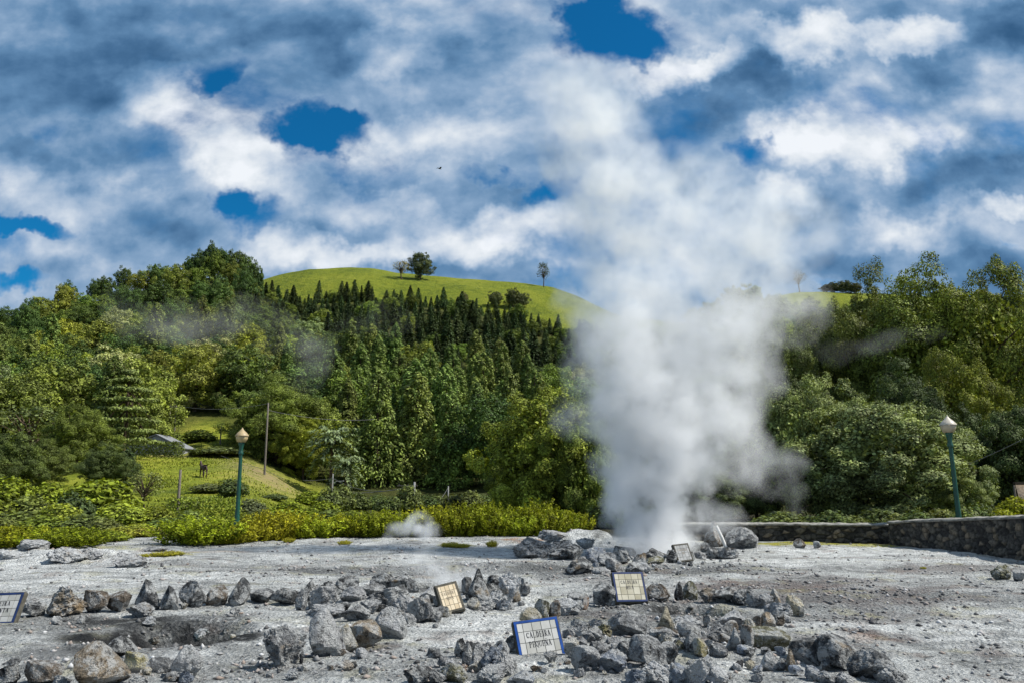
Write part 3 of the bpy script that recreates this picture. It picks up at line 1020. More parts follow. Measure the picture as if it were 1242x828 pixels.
for i in range(17):
    px, Y = 398 + i * 19 + rnd.uniform(-5, 5), 62 + (i % 4) * 4
    x = X_of(px, Y)
    zz = floor_z(x, Y)
    plant(MOUND[i % 3], 'garden_bush', x, Y, 40 / ppm(Y), max(.8, at(px, rnd.uniform(576, 596), Y).z - zz), jit((.045, .058, .02), .35), 'dark undergrowth bush', 'at the feet of the columnar cedars', 'bush', 'undergrowth at the forest edge', names=FN)
und = [(925, 618, 44), (950, 612, 46), (978, 618, 44), (1004, 610, 48), (1030, 618, 44), (1058, 606, 50), (1084, 614, 44), (1106, 608, 44), (1136, 606, 46), (1164, 604, 44), (1180, 598, 40)]
for i, (px, top, wpx) in enumerate(und):
    Y = 33.5 + (i % 3) * 1.2 - (px > 1090) * 2.0
    x = X_of(px, Y)
    zz = floor_z(x, Y)
    plant(MOUND[i % 3], 'garden_bush', x, Y, wpx * 1.2 / ppm(Y), at(px, top, Y).z - zz, jit((.055, .07, .025), .3), 'dark leafy undergrowth bush', 'behind the stone wall', 'bush', 'undergrowth behind the wall', names=FN)
for i, (px, top, wpx, Y, col, lab) in enumerate(garden):
    x = X_of(px, Y)
    zz = floor_z(x, Y)
    h = max(at(px, top, Y).z - zz, .5)
    plant(MOUND[i % 3], 'garden_bush', x, Y, wpx * 1.1 / ppm(Y), h, col, lab, None, 'bush', names=FN)
for i, (px0, px1, top, bot, Y, dep, col, lab) in enumerate(((134, 217, 537, 556, 104, 2.5, (.05, .065, .018), 'long clipped hedge with a flat top below the shed'),
                                              (132, 172, 521, 540, 110, 2.5, (.065, .08, .02), 'clipped upper hedge under the layered cedar'),
                                              (170, 194, 517, 540, 112, 3, (.085, .095, .02), 'tall clipped hedge block beside the shed roof'),
                                              (212, 292, 604, 624, 47, 1.2, (.10, .125, .022), 'light green clipped hedge behind the left lamp post'))):
    x0, x1 = X_of(px0, Y), X_of(px1, Y)
    xm = (x0 + x1) / 2
    zz = min(floor_z(xm, Y), at(px0, bot, Y).z)
    o = tag(empty('hedge', (xm, Y, zz)), lab, 'hedge')
    big = Y > 80
    p = part('foliage', hedge_mesh(100 + i, x1 - x0, dep, at(px0, top, Y).z - zz, .13 if big else .07, 50 if big else 120), o)
    p.color = (*col, 1)
tufts = [(548, 664, 14, 7), (560, 665, 14, 5), (597, 663, 10, 8), (540, 663, 8, 5), (205, 675, 26, 6), (185, 675, 20, 5), (350, 657, 10, 6), (418, 660, 12, 5), (1120, 690, 5, 3)]
for i, (px, b, wpx, hpx) in enumerate(tufts):
    g = gnd(px, b)
    plant(HEATH[i % 4], 'grass_tuft', g.x, g.y, wpx * 1.1 / ppm(g.y), hpx / ppm(g.y), (.17, .16, .02), 'low yellowish grass tuft', 'on the bare ground before the heath hedge' if px > 500 else 'on the crust edge' if px < 250 else 'beside the heath bushes' if px < 500 else 'on the open ground', 'tuft', 'grass tufts on the bare ground', names=FN)

rng = np.random.default_rng(77)
N = 60000
gy = 40 + rng.random(N) ** 1.3 * 88
gpx = 140 + rng.random(N) * 290
gx = (gpx - 621) / FPX * gy / math.cos(TH)
k = (fbm(gx / 2.2, gy / 2.2, 4, 19) + .5 > rng.random(N) * .9)
gx, gy = gx[k], gy[k]
N = len(gx)
zt = terr_np(gx, gy)
gp = 621 + FPX * gx / gy * math.cos(TH)
br = np.exp(-(((gp - 335) / 45) ** 2 + ((gy - 88) / 16) ** 2)) + np.exp(-(((gp - 215) / 55) ** 2 + ((gy - 103) / 5) ** 2))
k = (zt > 0.05) & (rng.random(N) > br * 1.1) & (rng.random(N) < .7)
gx, gy, zt = gx[k], gy[k], zt[k]
N = len(gx)
nn = rng.normal(size=(N, 3)) * np.array([1, 1, .2])
ps = np.stack([gx, gy, zt + .04], -1)
Vg = leaf_quads(ps, unit(nn), rng.uniform(.05, .15, N), rng.uniform(.03, .06, N), rng, np.tile([0.0, 0.0, 1.0], (N, 1)))
o = tag(part('grass', quads_mesh('grass', [Vg], M_BUSH)), 'uneven yellow-green grass growing on the sloping meadow', 'grass', kind='stuff')
o.color = (.10, .115, .016, 1)

# ------------------------------------------------------------------ rocks
m, t = new_mat('volcanic_rock')
oi = t.n('ShaderNodeObjectInfo')
co = t.n('ShaderNodeTexCoord').outputs['Object']
rp = t.n('ShaderNodeNewGeometry').outputs['Position']
n1 = t.noise(rp, 3.0, 7, 0.65)
n2 = t.noise(rp, 16, 8, 0.7)
n3 = t.noise(rp, 60, 4, 0.6)
k = t.mrange(t.math('ADD', t.math('MULTIPLY', n1, .5), t.math('MULTIPLY', n2, .5)), .36, .62, .32, 1.9, smooth=False)
c = t.vec('SCALE', oi.outputs['Color'], k)
crust = t.mrange(t.noise(rp, 5.2, 8, .75), .45, .56)
c = t.mix(t.math('MULTIPLY', crust, .75), c, (.60, .61, .60))
ochre = t.mrange(t.noise(rp, 2.1, 5, .6), .60, .70)
c = t.mix(t.math('MULTIPLY', ochre, .55), c, (.30, .20, .09))
pit = t.mrange(n2, .36, .46, .34, 1.0)
c = t.mix(1.0, c, t.n('ShaderNodeCombineColor', ins={0: pit, 1: pit, 2: pit}).outputs[0], 'MULTIPLY')
finish(t, c, 0.92, t.math('ADD', n2, t.math('ADD', t.math('MULTIPLY', n3, .5), n1)), .12, 1.0, .12)
M_ROCK = m


def rock_mesh(seed, planes, jag, sub=5, point=0.0):
    rng = np.random.default_rng(seed)
    bm = bmesh.new()
    bmesh.ops.create_icosphere(bm, subdivisions=sub, radius=1.0)
    V = np.array([v.co[:] for v in bm.verts])
    d = unit(V.copy())
    for i in range(planes):
        n = sph(rng, 1)[0]
        if point and n[2] > 0.5:
            n = unit(n * np.array([1, 1, .45]))
        off = rng.uniform(.42, .80)
        s = V @ n - off
        V = V - np.maximum(s, 0)[:, None] * n * .97
    out = []
    o = Vector((seed * 3.7, seed * 1.3, 0))
    for p, q in zip(V, d):
        P = Vector(p)
        f = mnoise.fractal(P * 2.2 + o, 0.7, 2.1, 5) * .10 * jag + mnoise.ridged_multi_fractal(P * 3.1 + o, .8, 2.2, 4, 1.0, 2.0) * .035 * jag
        c = mnoise.cell(P * 4.5 + o) * .025 * jag + mnoise.fractal(P * 7 + o, .9, 2.1, 3) * .012 * (.6 + jag * .5)
        out.append(p * (1 + f - .06 * jag + c))
    V = np.array(out)
    lo, hi = V.min(0), V.max(0)
    V = (V - (lo + hi) / 2) / (hi - lo)
    V[:, 2] += .5
    if point:
        V[:, :2] *= (1.12 - .68 * V[:, 2:3] ** 1.2)
    for v, p in zip(bm.verts, V):
        v.co = p
    me = bm_mesh('rock', bm, M_ROCK, False)
    return me


ROCKS = {'angular': [rock_mesh(s, 13, .5) for s in (1, 2, 3, 4, 5)], 'craggy': [rock_mesh(s, 8, 1.7) for s in (11, 12, 13, 14, 15)],
         'round': [rock_mesh(s, 4, .8) for s in (21, 22, 23)], 'pointed': [rock_mesh(s, 11, .5, 4, 1.0) for s in (31, 32, 33, 34)]}
TONES = {k: tuple(c * .95 for c in v) for k, v in {'pale': (.33, .335, .34), 'grey': (.19, .195, .20), 'dark': (.085, .088, .09), 'black': (.04, .042, .044), 'tan': (.26, .215, .16), 'brown': (.15, .125, .10), 'olive': (.16, .155, .10),
         'white': (.44, .45, .46), 'bluish': (.22, .25, .30), 'cream': (.38, .345, .26), 'rusty': (.26, .14, .07), 'yellowish': (.32, .29, .16)}.items()}
ROCKLIST = []
SHAPE = {'angular': 'angular', 'craggy': 'craggy', 'round': 'rounded', 'pointed': 'pointed'}
# zone: [(px, base row, width px, height px, shape, tone, own words or None)]
ZR = {
 'in the row behind the gravel pit': [
  (34, 749, 26, 17, 'angular', 'dark'), (27, 739, 30, 18, 'craggy', 'pale'), (69, 749, 48, 36, 'craggy', 'tan', 'big tan crumbly-topped boulder at the left end of the stone row'), (111, 744, 30, 28, 'angular', 'brown'),
  (141, 743, 32, 24, 'angular', 'brown'), (173, 741, 34, 38, 'pointed', 'dark'), (164, 749, 32, 19, 'craggy', 'pale'), (201, 741, 24, 30, 'pointed', 'dark'), (229, 737, 36, 32, 'round', 'dark'), (258, 735, 28, 24, 'angular', 'brown'),
  (289, 734, 30, 33, 'pointed', 'dark'), (316, 732, 30, 17, 'angular', 'dark'), (342, 735, 38, 20, 'angular', 'dark')],
 'in the pile beside the yellowed sign': [
  (364, 741, 17, 30, 'craggy', 'grey'), (389, 739, 38, 30, 'craggy', 'pale'), (398, 726, 28, 20, 'craggy', 'black'), (376, 722, 14, 18, 'craggy', 'dark'), (420, 718, 30, 19, 'round', 'dark'), (462, 716, 31, 21, 'round', 'black', 'near-black rounded boulder crowning the pile beside the steaming crater'),
  (426, 732, 32, 18, 'round', 'pale'), (446, 724, 38, 16, 'craggy', 'grey'), (486, 716, 26, 16, 'angular', 'dark'), (500, 719, 16, 18, 'craggy', 'grey'), (392, 750, 48, 15, 'craggy', 'pale'), (428, 754, 38, 19, 'craggy', 'grey'), (470, 742, 54, 30, 'craggy', 'grey'), (492, 748, 34, 28, 'craggy', 'pale'), (449, 745, 26, 18, 'craggy', 'grey'),
  (471, 774, 42, 38, 'round', 'pale', 'large pale rounded boulder at the near end of the pile'), (511, 754, 32, 34, 'craggy', 'grey'), (528, 753, 20, 20, 'craggy', 'grey'), (519, 734, 22, 20, 'craggy', 'white'), (495, 757, 18, 14, 'angular', 'grey'), (532, 738, 14, 14, 'angular', 'pale')],
 'beside the tall yellow-patched boulder': [
  (386, 800, 52, 58, 'pointed', 'pale', 'tall pale boulder with a yellow patch, biggest of the foreground group'), (418, 791, 28, 34, 'pointed', 'cream'), (441, 786, 40, 32, 'angular', 'tan'), (337, 812, 52, 52, 'craggy', 'grey', 'craggy grey boulder with a dark side left of the tall pale one'), (366, 806, 6, 20, 'pointed', 'black'), (408, 797, 20, 10, 'craggy', 'brown')],
 'round the steaming crater': [
  (581, 729, 34, 42, 'pointed', 'black', 'tall black slab leaning over the steaming crater'), (567, 722, 16, 22, 'angular', 'dark'), (602, 714, 24, 18, 'angular', 'black'), (618, 729, 28, 38, 'craggy', 'white'), (632, 720, 16, 22, 'craggy', 'grey'), (590, 724, 22, 18, 'craggy', 'dark'),
  (637, 722, 12, 14, 'angular', 'grey'), (602, 736, 26, 22, 'craggy', 'pale'), (587, 739, 32, 15, 'craggy', 'pale'), (574, 739, 18, 15, 'round', 'cream'), (613, 738, 24, 13, 'craggy', 'white'), (571, 726, 14, 14, 'craggy', 'grey'), (626, 728, 12, 24, 'pointed', 'tan')],
 'in the heap touching the near sign': [
  (557, 800, 13, 23, 'angular', 'black', 'dark upright stone topping the heap left of the blue-bordered sign'), (567, 812, 15, 32, 'pointed', 'grey'), (581, 817, 22, 34, 'pointed', 'pale'), (548, 830, 36, 22, 'round', 'olive'), (556, 828, 22, 20, 'craggy', 'rusty'), (577, 801, 24, 20, 'craggy', 'dark'),
  (598, 820, 34, 34, 'craggy', 'bluish'), (615, 824, 26, 34, 'craggy', 'pale'), (597, 832, 40, 24, 'craggy', 'pale'), (507, 832, 38, 20, 'craggy', 'dark'), (530, 832, 22, 14, 'craggy', 'grey'), (632, 834, 34, 18, 'craggy', 'bluish'), (592, 803, 22, 20, 'craggy', 'grey'), (608, 800, 20, 20, 'round', 'pale'), (618, 794, 14, 20, 'angular', 'dark')],
 'between the two blue-bordered signs': [
  (644, 755, 28, 20, 'round', 'cream'), (656, 750, 20, 26, 'angular', 'olive'), (673, 750, 15, 24, 'angular', 'brown'), (686, 744, 30, 20, 'craggy', 'white'), (698, 736, 20, 18, 'angular', 'dark'), (711, 738, 12, 20, 'pointed', 'rusty'), (703, 739, 16, 14, 'craggy', 'grey'), (735, 735, 28, 28, 'angular', 'dark', 'dark grey leaning block against the middle sign'), (697, 744, 14, 9, 'craggy', 'pale')],
 'in the rubble right of the near sign': [
  (706, 778, 26, 20, 'craggy', 'grey'), (719, 784, 24, 20, 'craggy', 'grey'), (693, 799, 18, 22, 'angular', 'cream'), (711, 817, 36, 30, 'round', 'grey', 'round grey boulder just right of the near sign'), (742, 819, 42, 28, 'craggy', 'bluish'), (764, 779, 44, 32, 'round', 'grey', 'big round pitted grey boulder in the middle of the rubble'), (735, 776, 20, 18, 'craggy', 'yellowish'), (749, 763, 22, 16, 'craggy', 'cream'),
  (808, 772, 27, 36, 'pointed', 'cream', 'cream pointed stone at the edge of the dark hole'), (804, 784, 28, 17, 'angular', 'grey'), (789, 814, 46, 38, 'angular', 'grey', 'large layered grey block in the rubble'), (813, 809, 20, 27, 'angular', 'dark'), (766, 804, 34, 22, 'craggy', 'dark'), (727, 800, 26, 18, 'craggy', 'grey'), (748, 796, 28, 18, 'craggy', 'grey'), (800, 832, 46, 26, 'craggy', 'white'), (776, 832, 30, 18, 'craggy', 'bluish'), (690, 780, 16, 12, 'craggy', 'pale'), (776, 756, 24, 12, 'craggy', 'grey'), (725, 764, 22, 14, 'craggy', 'grey'), (700, 760, 14, 10, 'craggy', 'pale'), (790, 770, 14, 12, 'craggy', 'brown')],
 'in the far arc of the stone ring': [
  (800, 728, 30, 22, 'round', 'brown'), (823, 727, 12, 24, 'pointed', 'black', 'dark pointed upright stone behind the dark hole'), (838, 726, 18, 24, 'round', 'olive', 'upright stone with yellow moss behind the dark hole'), (860, 729, 22, 20, 'craggy', 'grey'), (882, 731, 36, 20, 'craggy', 'dark'), (902, 733, 26, 22, 'craggy', 'dark'), (917, 735, 20, 22, 'craggy', 'grey'),
  (930, 736, 20, 19, 'craggy', 'pale'), (942, 735, 15, 25, 'pointed', 'tan'), (950, 748, 36, 19, 'craggy', 'pale'), (966, 745, 22, 26, 'craggy', 'cream'), (934, 762, 18, 20, 'round', 'tan'), (920, 762, 15, 15, 'round', 'brown'), (946, 758, 22, 18, 'craggy', 'brown'), (955, 755, 12, 10, 'craggy', 'pale')],
 'in the near pile of the stone ring': [
  (835, 772, 36, 24, 'craggy', 'white'), (839, 784, 30, 20, 'angular', 'grey'), (859, 761, 11, 15, 'angular', 'tan'), (891, 764, 38, 24, 'craggy', 'pale', 'pale crusted boulder on top of the near pile'), (886, 778, 24, 24, 'angular', 'brown'), (871, 784, 28, 24, 'craggy', 'grey'), (909, 795, 16, 34, 'angular', 'brown', 'upright brown-grey block in the near pile'), (910, 768, 18, 18, 'round', 'cream'), (938, 793, 52, 28, 'angular', 'olive', 'large olive wedge-shaped slab in the near pile'),
  (893, 799, 20, 28, 'pointed', 'grey'), (874, 802, 22, 16, 'craggy', 'grey'), (840, 802, 18, 24, 'angular', 'dark'), (851, 804, 18, 24, 'angular', 'yellowish'), (853, 832, 36, 34, 'craggy', 'white'), (872, 832, 26, 20, 'craggy', 'white'), (824, 831, 22, 24, 'craggy', 'bluish'), (935, 815, 22, 24, 'pointed', 'pale', 'pale triangular stone in front of the olive slab'), (948, 800, 14, 11, 'angular', 'bluish'), (949, 815, 14, 14, 'angular', 'grey'), (961, 817, 13, 28, 'pointed', 'tan'),
  (968, 822, 18, 12, 'angular', 'bluish'), (921, 818, 14, 10, 'craggy', 'bluish'), (930, 798, 12, 9, 'angular', 'grey'), (912, 812, 14, 10, 'craggy', 'grey'), (898, 812, 12, 10, 'craggy', 'dark'), (826, 800, 16, 12, 'craggy', 'olive'), (862, 790, 14, 12, 'craggy', 'pale')],
 'beside the largest dark boulder': [
  (985, 808, 46, 30, 'angular', 'dark'), (1024, 814, 50, 40, 'angular', 'dark', 'largest dark boulder at the right end of the foreground stones'), (1066, 828, 54, 36, 'round', 'dark', 'dark grey rounded boulder ending the foreground stones'), (1088, 832, 44, 26, 'craggy', 'grey'), (988, 828, 18, 18, 'craggy', 'bluish'), (1008, 831, 26, 14, 'craggy', 'pale'), (1030, 832, 28, 14, 'craggy', 'pale'), (1002, 815, 14, 14, 'angular', 'dark')],
 'in the lower left corner group': [
  (103, 838, 74, 54, 'pointed', 'tan', 'largest tan boulder in the lower left corner'), (42, 832, 44, 28, 'angular', 'brown', 'dark brown rounded boulder in the lower left corner'), (139, 797, 40, 24, 'pointed', 'black', 'black wedge of rock lying in front of the left gravel pit'), (158, 818, 32, 24, 'angular', 'yellowish'), (190, 817, 30, 19, 'angular', 'dark'), (222, 822, 42, 38, 'round', 'pale'), (160, 832, 30, 14, 'craggy', 'pale'), (4, 832, 26, 24, 'craggy', 'dark'), (70, 833, 22, 12, 'craggy', 'grey'), (205, 826, 20, 10, 'craggy', 'grey')],
 'in front of the main steam vent': [
  (650, 676, 56, 26, 'craggy', 'grey', 'long craggy grey outcrop left of the main steam vent'), (684, 678, 42, 24, 'craggy', 'dark'), (672, 662, 40, 14, 'craggy', 'pale'), (702, 696, 34, 19, 'angular', 'dark'), (722, 683, 26, 20, 'round', 'bluish'), (696, 679, 26, 18, 'craggy', 'dark'), (737, 686, 24, 16, 'round', 'grey'), (753, 684, 24, 18, 'craggy', 'grey'), (768, 694, 20, 13, 'angular', 'dark'), (730, 696, 24, 8, 'angular', 'pale'), (746, 694, 22, 18, 'angular', 'grey'), (778, 686, 20, 16, 'craggy', 'dark'),
  (758, 676, 28, 15, 'angular', 'dark'), (781, 694, 18, 16, 'craggy', 'pale'), (798, 681, 32, 17, 'craggy', 'dark'), (794, 684, 26, 9, 'angular', 'olive'), (815, 682, 15, 17, 'craggy', 'dark'), (711, 666, 24, 14, 'craggy', 'white')],
 'round the small shaded sign': [
  (812, 660, 18, 11, 'round', 'grey'), (826, 660, 16, 16, 'round', 'pale'), (843, 670, 16, 14, 'round', 'dark'), (856, 669, 15, 12, 'round', 'grey'), (851, 678, 15, 10, 'angular', 'pale'), (868, 677, 22, 14, 'craggy', 'dark'), (887, 677, 26, 15, 'craggy', 'grey'), (868, 663, 26, 32, 'pointed', 'brown', 'dark pointed boulder under the leaning white stake'), (903, 665, 40, 27, 'round', 'grey', 'lone big grey boulder before the wall beside the steam'), (836, 676, 12, 12, 'angular', 'dark'), (803, 664, 12, 10, 'craggy', 'dark')],
 'on the open ground before the wall': [
  (972, 665, 15, 12, 'round', 'brown', 'small brown round stone lying before the back wall'), (992, 665, 10, 9, 'angular', 'pale', 'small pale stone next to the brown one before the wall'), (1221, 702, 24, 19, 'craggy', 'olive', 'mossy stone at the right picture edge'), (1239, 704, 16, 14, 'angular', 'grey', 'grey stone touching the mossy one at the right edge')],
 'in the pale crust at the far left': [
  (30, 677, 36, 15, 'craggy', 'pale'), (72, 682, 44, 19, 'craggy', 'white'), (106, 680, 30, 15, 'craggy', 'pale'), (152, 688, 42, 19, 'craggy', 'pale', 'pale lump of crust nearest the grass tuft'), (4, 680, 30, 12, 'craggy', 'white'), (186, 668, 30, 6, 'craggy', 'grey')],
}


def put_rock(px, b, w, h, shape, tone, name, z=None):
    g = gnd(px, b)
    gz = ground(g.x, g.y)
    for _ in range(2):
        g = gnd(px, b, gz * .6)
        gz = ground(g.x, g.y)
    k = ppm(g.y) * g.y / (g.y + .0)
    wm, hm = w / k * .93, h / k * .92
    dm = wm * rnd.uniform(.7, .95)
    o = bpy.data.objects.new(name, rnd.choice(ROCKS[shape]))
    a = rnd.choice([0, 0, math.pi]) + rnd.uniform(-.3, .3)
    sink = hm * .12
    o.location = (g.x, g.y + dm * .38, gz - sink)
    o.scale = (wm * 1.05, dm, hm + sink)
    o.rotation_euler = (rnd.uniform(-.08, .08), rnd.uniform(-.08, .08), a)
    c = TONES[tone]
    j = rnd.uniform(.88, 1.12)
    o.color = (c[0] * j, c[1] * j, c[2] * j, 1)
    link(o)
    return o


KINDNAME = {'angular': 'rock', 'craggy': 'rock', 'round': 'boulder', 'pointed': 'pointed_rock'}
for zone, lst in ZR.items():
    for e in lst:
        px, b, w, h, shp, tone = e[:6]
        o = put_rock(px, b, w, h, shp, tone, KINDNAME[shp])
        o['category'] = 'boulder' if shp == 'round' else 'rock'
        o['group'] = 'stones ' + zone
        if len(e) > 6:
            PLANTS.append((o, e[6], None))
        else:
            size = 'large' if w * h > 1100 else 'small' if w * h < 330 else 'medium'
            tw = {'white': 'chalky white', 'bluish': 'blue-grey', 'black': 'near-black'}.get(tone, tone)
            PLANTS.append((o, f'{size} {tw} {SHAPE[shp]} ' + ('boulder' if shp == 'round' else 'rock'), zone))

# small stones filling the heaps
FILL = [('fist-sized stone among the rubble right of the near sign', 690, 820, 765, 830, 34), ('fist-sized stone in the near pile of the stone ring', 820, 960, 775, 830, 30), ('fist-sized stone in the heap left of the near sign', 520, 690, 800, 830, 26),
        ('fist-sized stone in the pile by the tilted sign', 370, 540, 725, 760, 24), ('fist-sized stone by the main steam vent', 690, 890, 676, 697, 26), ('fist-sized stone at the foot of the foreground group', 320, 460, 795, 828, 18), ('fist-sized stone in the lower corner group', 10, 240, 812, 832, 14),
        ('fist-sized stone at the steaming crater', 565, 640, 722, 742, 12), ('fist-sized stone on the rim of the left gravel pit', 20, 350, 735, 760, 18)]
nfill = 0
for lab, x0, x1, y0, y1, n in FILL:
    for i in range(n):
        px, b = rnd.uniform(x0, x1), rnd.uniform(y0, y1)
        s = rnd.uniform(.45, 1.0) ** 1.5 * (15 if b > 745 else 9)
        o = put_rock(px, b, s * 1.25, s, rnd.choice(['angular', 'craggy', 'craggy']), rnd.choice(['pale', 'grey', 'grey', 'dark', 'brown', 'white', 'cream', 'bluish']), 'stone')
        tag(o, lab, 'stone', lab.replace('fist-sized stone', 'fist-sized stones'))

# gravel: uncountable, one object
rng = np.random.default_rng(5)
N = 30000
gy = 7.2 + (rng.random(N) ** 1.7) * 26
gx = (rng.random(N) - .5) * 1.42 * gy
j = np.clip(np.searchsorted(ys, gy), 0, len(ys) - 1)
i = np.clip(np.searchsorted(xs, gx), 0, len(xs) - 1)
prob = .10 + .85 * np.maximum(gravel[j, i], brown[j, i])
prob *= 1 - .85 * wet[j, i]
prob *= .35 + 1.3 * sstep(-.25, .35, fbm(gx / .9, gy / .9, 3, 61))
keep = rng.random(N) < prob
gx, gy = gx[keep], gy[keep]
N = len(gx)
gz = ground_np(gx, gy)
octa = np.array([(1, 0, 0), (0, 1, 0), (-1, 0, 0), (0, -1, 0), (0, 0, 1), (0, 0, -1)], float)
of = np.array([(0, 1, 4), (1, 2, 4), (2, 3, 4), (3, 0, 4), (1, 0, 5), (2, 1, 5), (3, 2, 5), (0, 3, 5)])
sz = np.minimum(rng.lognormal(-4.25, .5, N), .028) * (1 + gy / 30)
V = octa[None] * (1 + rng.normal(size=(N, 6, 1)) * .25) * sz[:, None, None] * rng.uniform(.6, 1.3, size=(N, 1, 3)) * np.array([1.2, 1.2, .8])
th = rng.uniform(0, 6.28, N)
cs, sn = np.cos(th)[:, None], np.sin(th)[:, None]
V = np.stack([V[..., 0] * cs - V[..., 1] * sn, V[..., 0] * sn + V[..., 1] * cs, V[..., 2]], -1)
V += np.stack([gx, gy, gz + sz * .3], -1)[:, None]
F = (of[None] + (np.arange(N) * 6)[:, None, None]).reshape(-1, 3)
m, t = new_mat('loose_gravel')
isl = t.n('ShaderNodeNewGeometry').outputs['Random Per Island']
c = t.ramp(isl, [(0, (.06, .06, .062)), (.35, (.16, .16, .16)), (.65, (.31, .31, .31)), (.82, (.25, .20, .17)), (1, (.50, .51, .52))])
finish(t, c, .95, None, spec=.1)
tag(part('gravel', np_mesh('gravel', V.reshape(-1, 3), F, m)), 'loose grey and brown gravel scattered over the bare volcanic ground', 'gravel', kind='stuff')

# ------------------------------------------------------------------ stone wall
m, t = new_mat('rubble_stone')
pos = t.n('ShaderNodeNewGeometry').outputs['Position']
sid = attr(t, 'stone')
gap = attr(t, 'joint')
c = t.ramp(sid, [(0, (.035, .034, .032)), (.4, (.075, .072, .066)), (.7, (.12, .112, .095)), (.9, (.17, .14, .10)), (1, (.24, .20, .15))])
n1 = t.noise(pos, 9, 8, .7)
k = t.mrange(n1, .3, .7, .55, 1.4)
c = t.mix(1.0, c, t.n('ShaderNodeCombineColor', ins={0: k, 1: k, 2: k}).outputs[0], 'MULTIPLY')
c = t.mix(t.math('MULTIPLY', gap, .85), c, (.018, .018, .017))
lich = t.mrange(t.noise(pos, 2.2, 6, .65), .60, .70)
c = t.mix(t.math('MULTIPLY', lich, .5), c, (.22, .21, .17))
finish(t, c, .95, n1, .04, .8, .1)
M_WALL = m
M_COPE = simple_mat('coping_stone', (.21, .205, .185), .95, .1, .55, 5, bump_d=.04)


def wall_run(name, pts, label, thick=.42, step=.045):
    """pts: (X, Y, height) along the foot of the wall's face"""
    o = tag(empty(name, (pts[0][0], pts[0][1], 0)), label, 'wall')
    org = Vector((pts[0][0], pts[0][1], 0))
    P, H = [], []
    for a, b in zip(pts[:-1], pts[1:]):
        d = math.hypot(b[0] - a[0], b[1] - a[1])
        n = max(2, int(d / step))
        for k in range(n):
            f = k / n
            P.append((a[0] + (b[0] - a[0]) * f, a[1] + (b[1] - a[1]) * f))
            H.append(a[2] + (b[2] - a[2]) * f)
    P.append(pts[-1][:2])
    H.append(pts[-1][2])
    P, H = np.array(P), np.array(H)
    T = unit(np.gradient(P, axis=0))
    Nn = np.stack([T[:, 1], -T[:, 0]], -1)          # to the right of the direction of travel
    S = np.concatenate([[0], np.cumsum(np.linalg.norm(np.diff(P, axis=0), axis=1))])
    nz = 30
    zz = np.linspace(0, 1, nz)
    Sg, Zg = np.meshgrid(S, zz)
    Zm = -0.15 + (H[None] + .15) * Zg
    st, jt = np.zeros_like(Sg), np.zeros_like(Sg)
    for a in range(Sg.shape[0]):
        for b in range(Sg.shape[1]):
            q = Vector((Sg[a, b] / .25, Zm[a, b] / .17, 3.3))
            dd, pp = mnoise.voronoi(q, distance_metric='DISTANCE')
            st[a, b] = (math.sin(pp[0].x * 127.1 + pp[0].y * 311.7 + pp[0].z * 74.7) * 43758.5) % 1.0
            jt[a, b] = 1 - min(1, (dd[1] - dd[0]) / .22)
    dep = .055 * (1 - jt ** 2) + .03 * st + fbm(Sg / .09, Zm / .09, 3, 3) * .025
    X = P[None, :, 0] + Nn[None, :, 0] * dep
    Yv = P[None, :, 1] + Nn[None, :, 1] * dep
    idx = np.arange(X.size).reshape(X.shape)
    F = np.stack([idx[:-1, :-1], idx[:-1, 1:], idx[1:, 1:], idx[1:, :-1]], -1).reshape(-1, 4)
    V = np.stack([X - org.x, Yv - org.y, Zm], -1).reshape(-1, 3)
    # back face so the wall is a solid thing
    nb = len(P)
    Vb = np.concatenate([np.stack([P[:, 0] - Nn[:, 0] * thick - org.x, P[:, 1] - Nn[:, 1] * thick - org.y, np.full(nb, -.15)], -1), np.stack([P[:, 0] - Nn[:, 0] * thick - org.x, P[:, 1] - Nn[:, 1] * thick - org.y, H], -1)])
    ob = len(V)
    ib = np.arange(2 * nb).reshape(2, nb) + ob
    Fb = np.stack([ib[0, 1:], ib[0, :-1], ib[1, :-1], ib[1, 1:]], -1)
    caps = np.array([[idx[0, 0], idx[-1, 0], ib[1, 0], ib[0, 0]], [idx[-1, -1], idx[0, -1], ib[0, -1], ib[1, -1]]])
    me = np_mesh('stonework', np.concatenate([V, Vb]), np.concatenate([F, Fb, caps]), M_WALL)
    add_attr(me, 'stone', np.concatenate([st.ravel(), np.full(2 * nb, .4)]))
    add_attr(me, 'joint', np.concatenate([jt.ravel(), np.zeros(2 * nb)]))
    part('stonework', me, o)
    # uneven coping
    w0, w1, th = .10, thick + .06, .085
    jg = fbm(S / .3, S * 0 + .3, 4, 8) * .06
    rows = []
    for off, dz in ((w0, 0.004), (w0 + .02, th * .7), (w0 - .08, th + .0), (-w1 * .5, th + .03), (-w1 + .05, th), (-w1, .004)):
        jj = fbm(S / .22, S * 0 + off * 9, 4, 12) * .035
        rows.append(np.stack([P[:, 0] + Nn[:, 0] * (off + jj) - org.x, P[:, 1] + Nn[:, 1] * (off + jj) - org.y, H + dz + (jg * .5 + jj * .6 if dz > .01 else 0)], -1))
    Vc = np.concatenate(rows)
    ic = np.arange(len(Vc)).reshape(6, nb)
    Fc = np.stack([ic[:-1, :-1], ic[:-1, 1:], ic[1:, 1:], ic[1:, :-1]], -1).reshape(-1, 4)
    bot = np.stack([ic[5, :-1], ic[5, 1:], ic[0, 1:], ic[0, :-1]], -1)
    capc = np.array([[ic[0, 0], ic[1, 0], ic[2, 0], ic[3, 0]], [ic[0, 0], ic[3, 0], ic[4, 0], ic[5, 0]], [ic[3, -1], ic[2, -1], ic[1, -1], ic[0, -1]], [ic[5, -1], ic[4, -1], ic[3, -1], ic[0, -1]]])
    part('coping', np_mesh('coping', Vc, np.concatenate([Fc, bot, capc]), M_COPE), o)
    return o


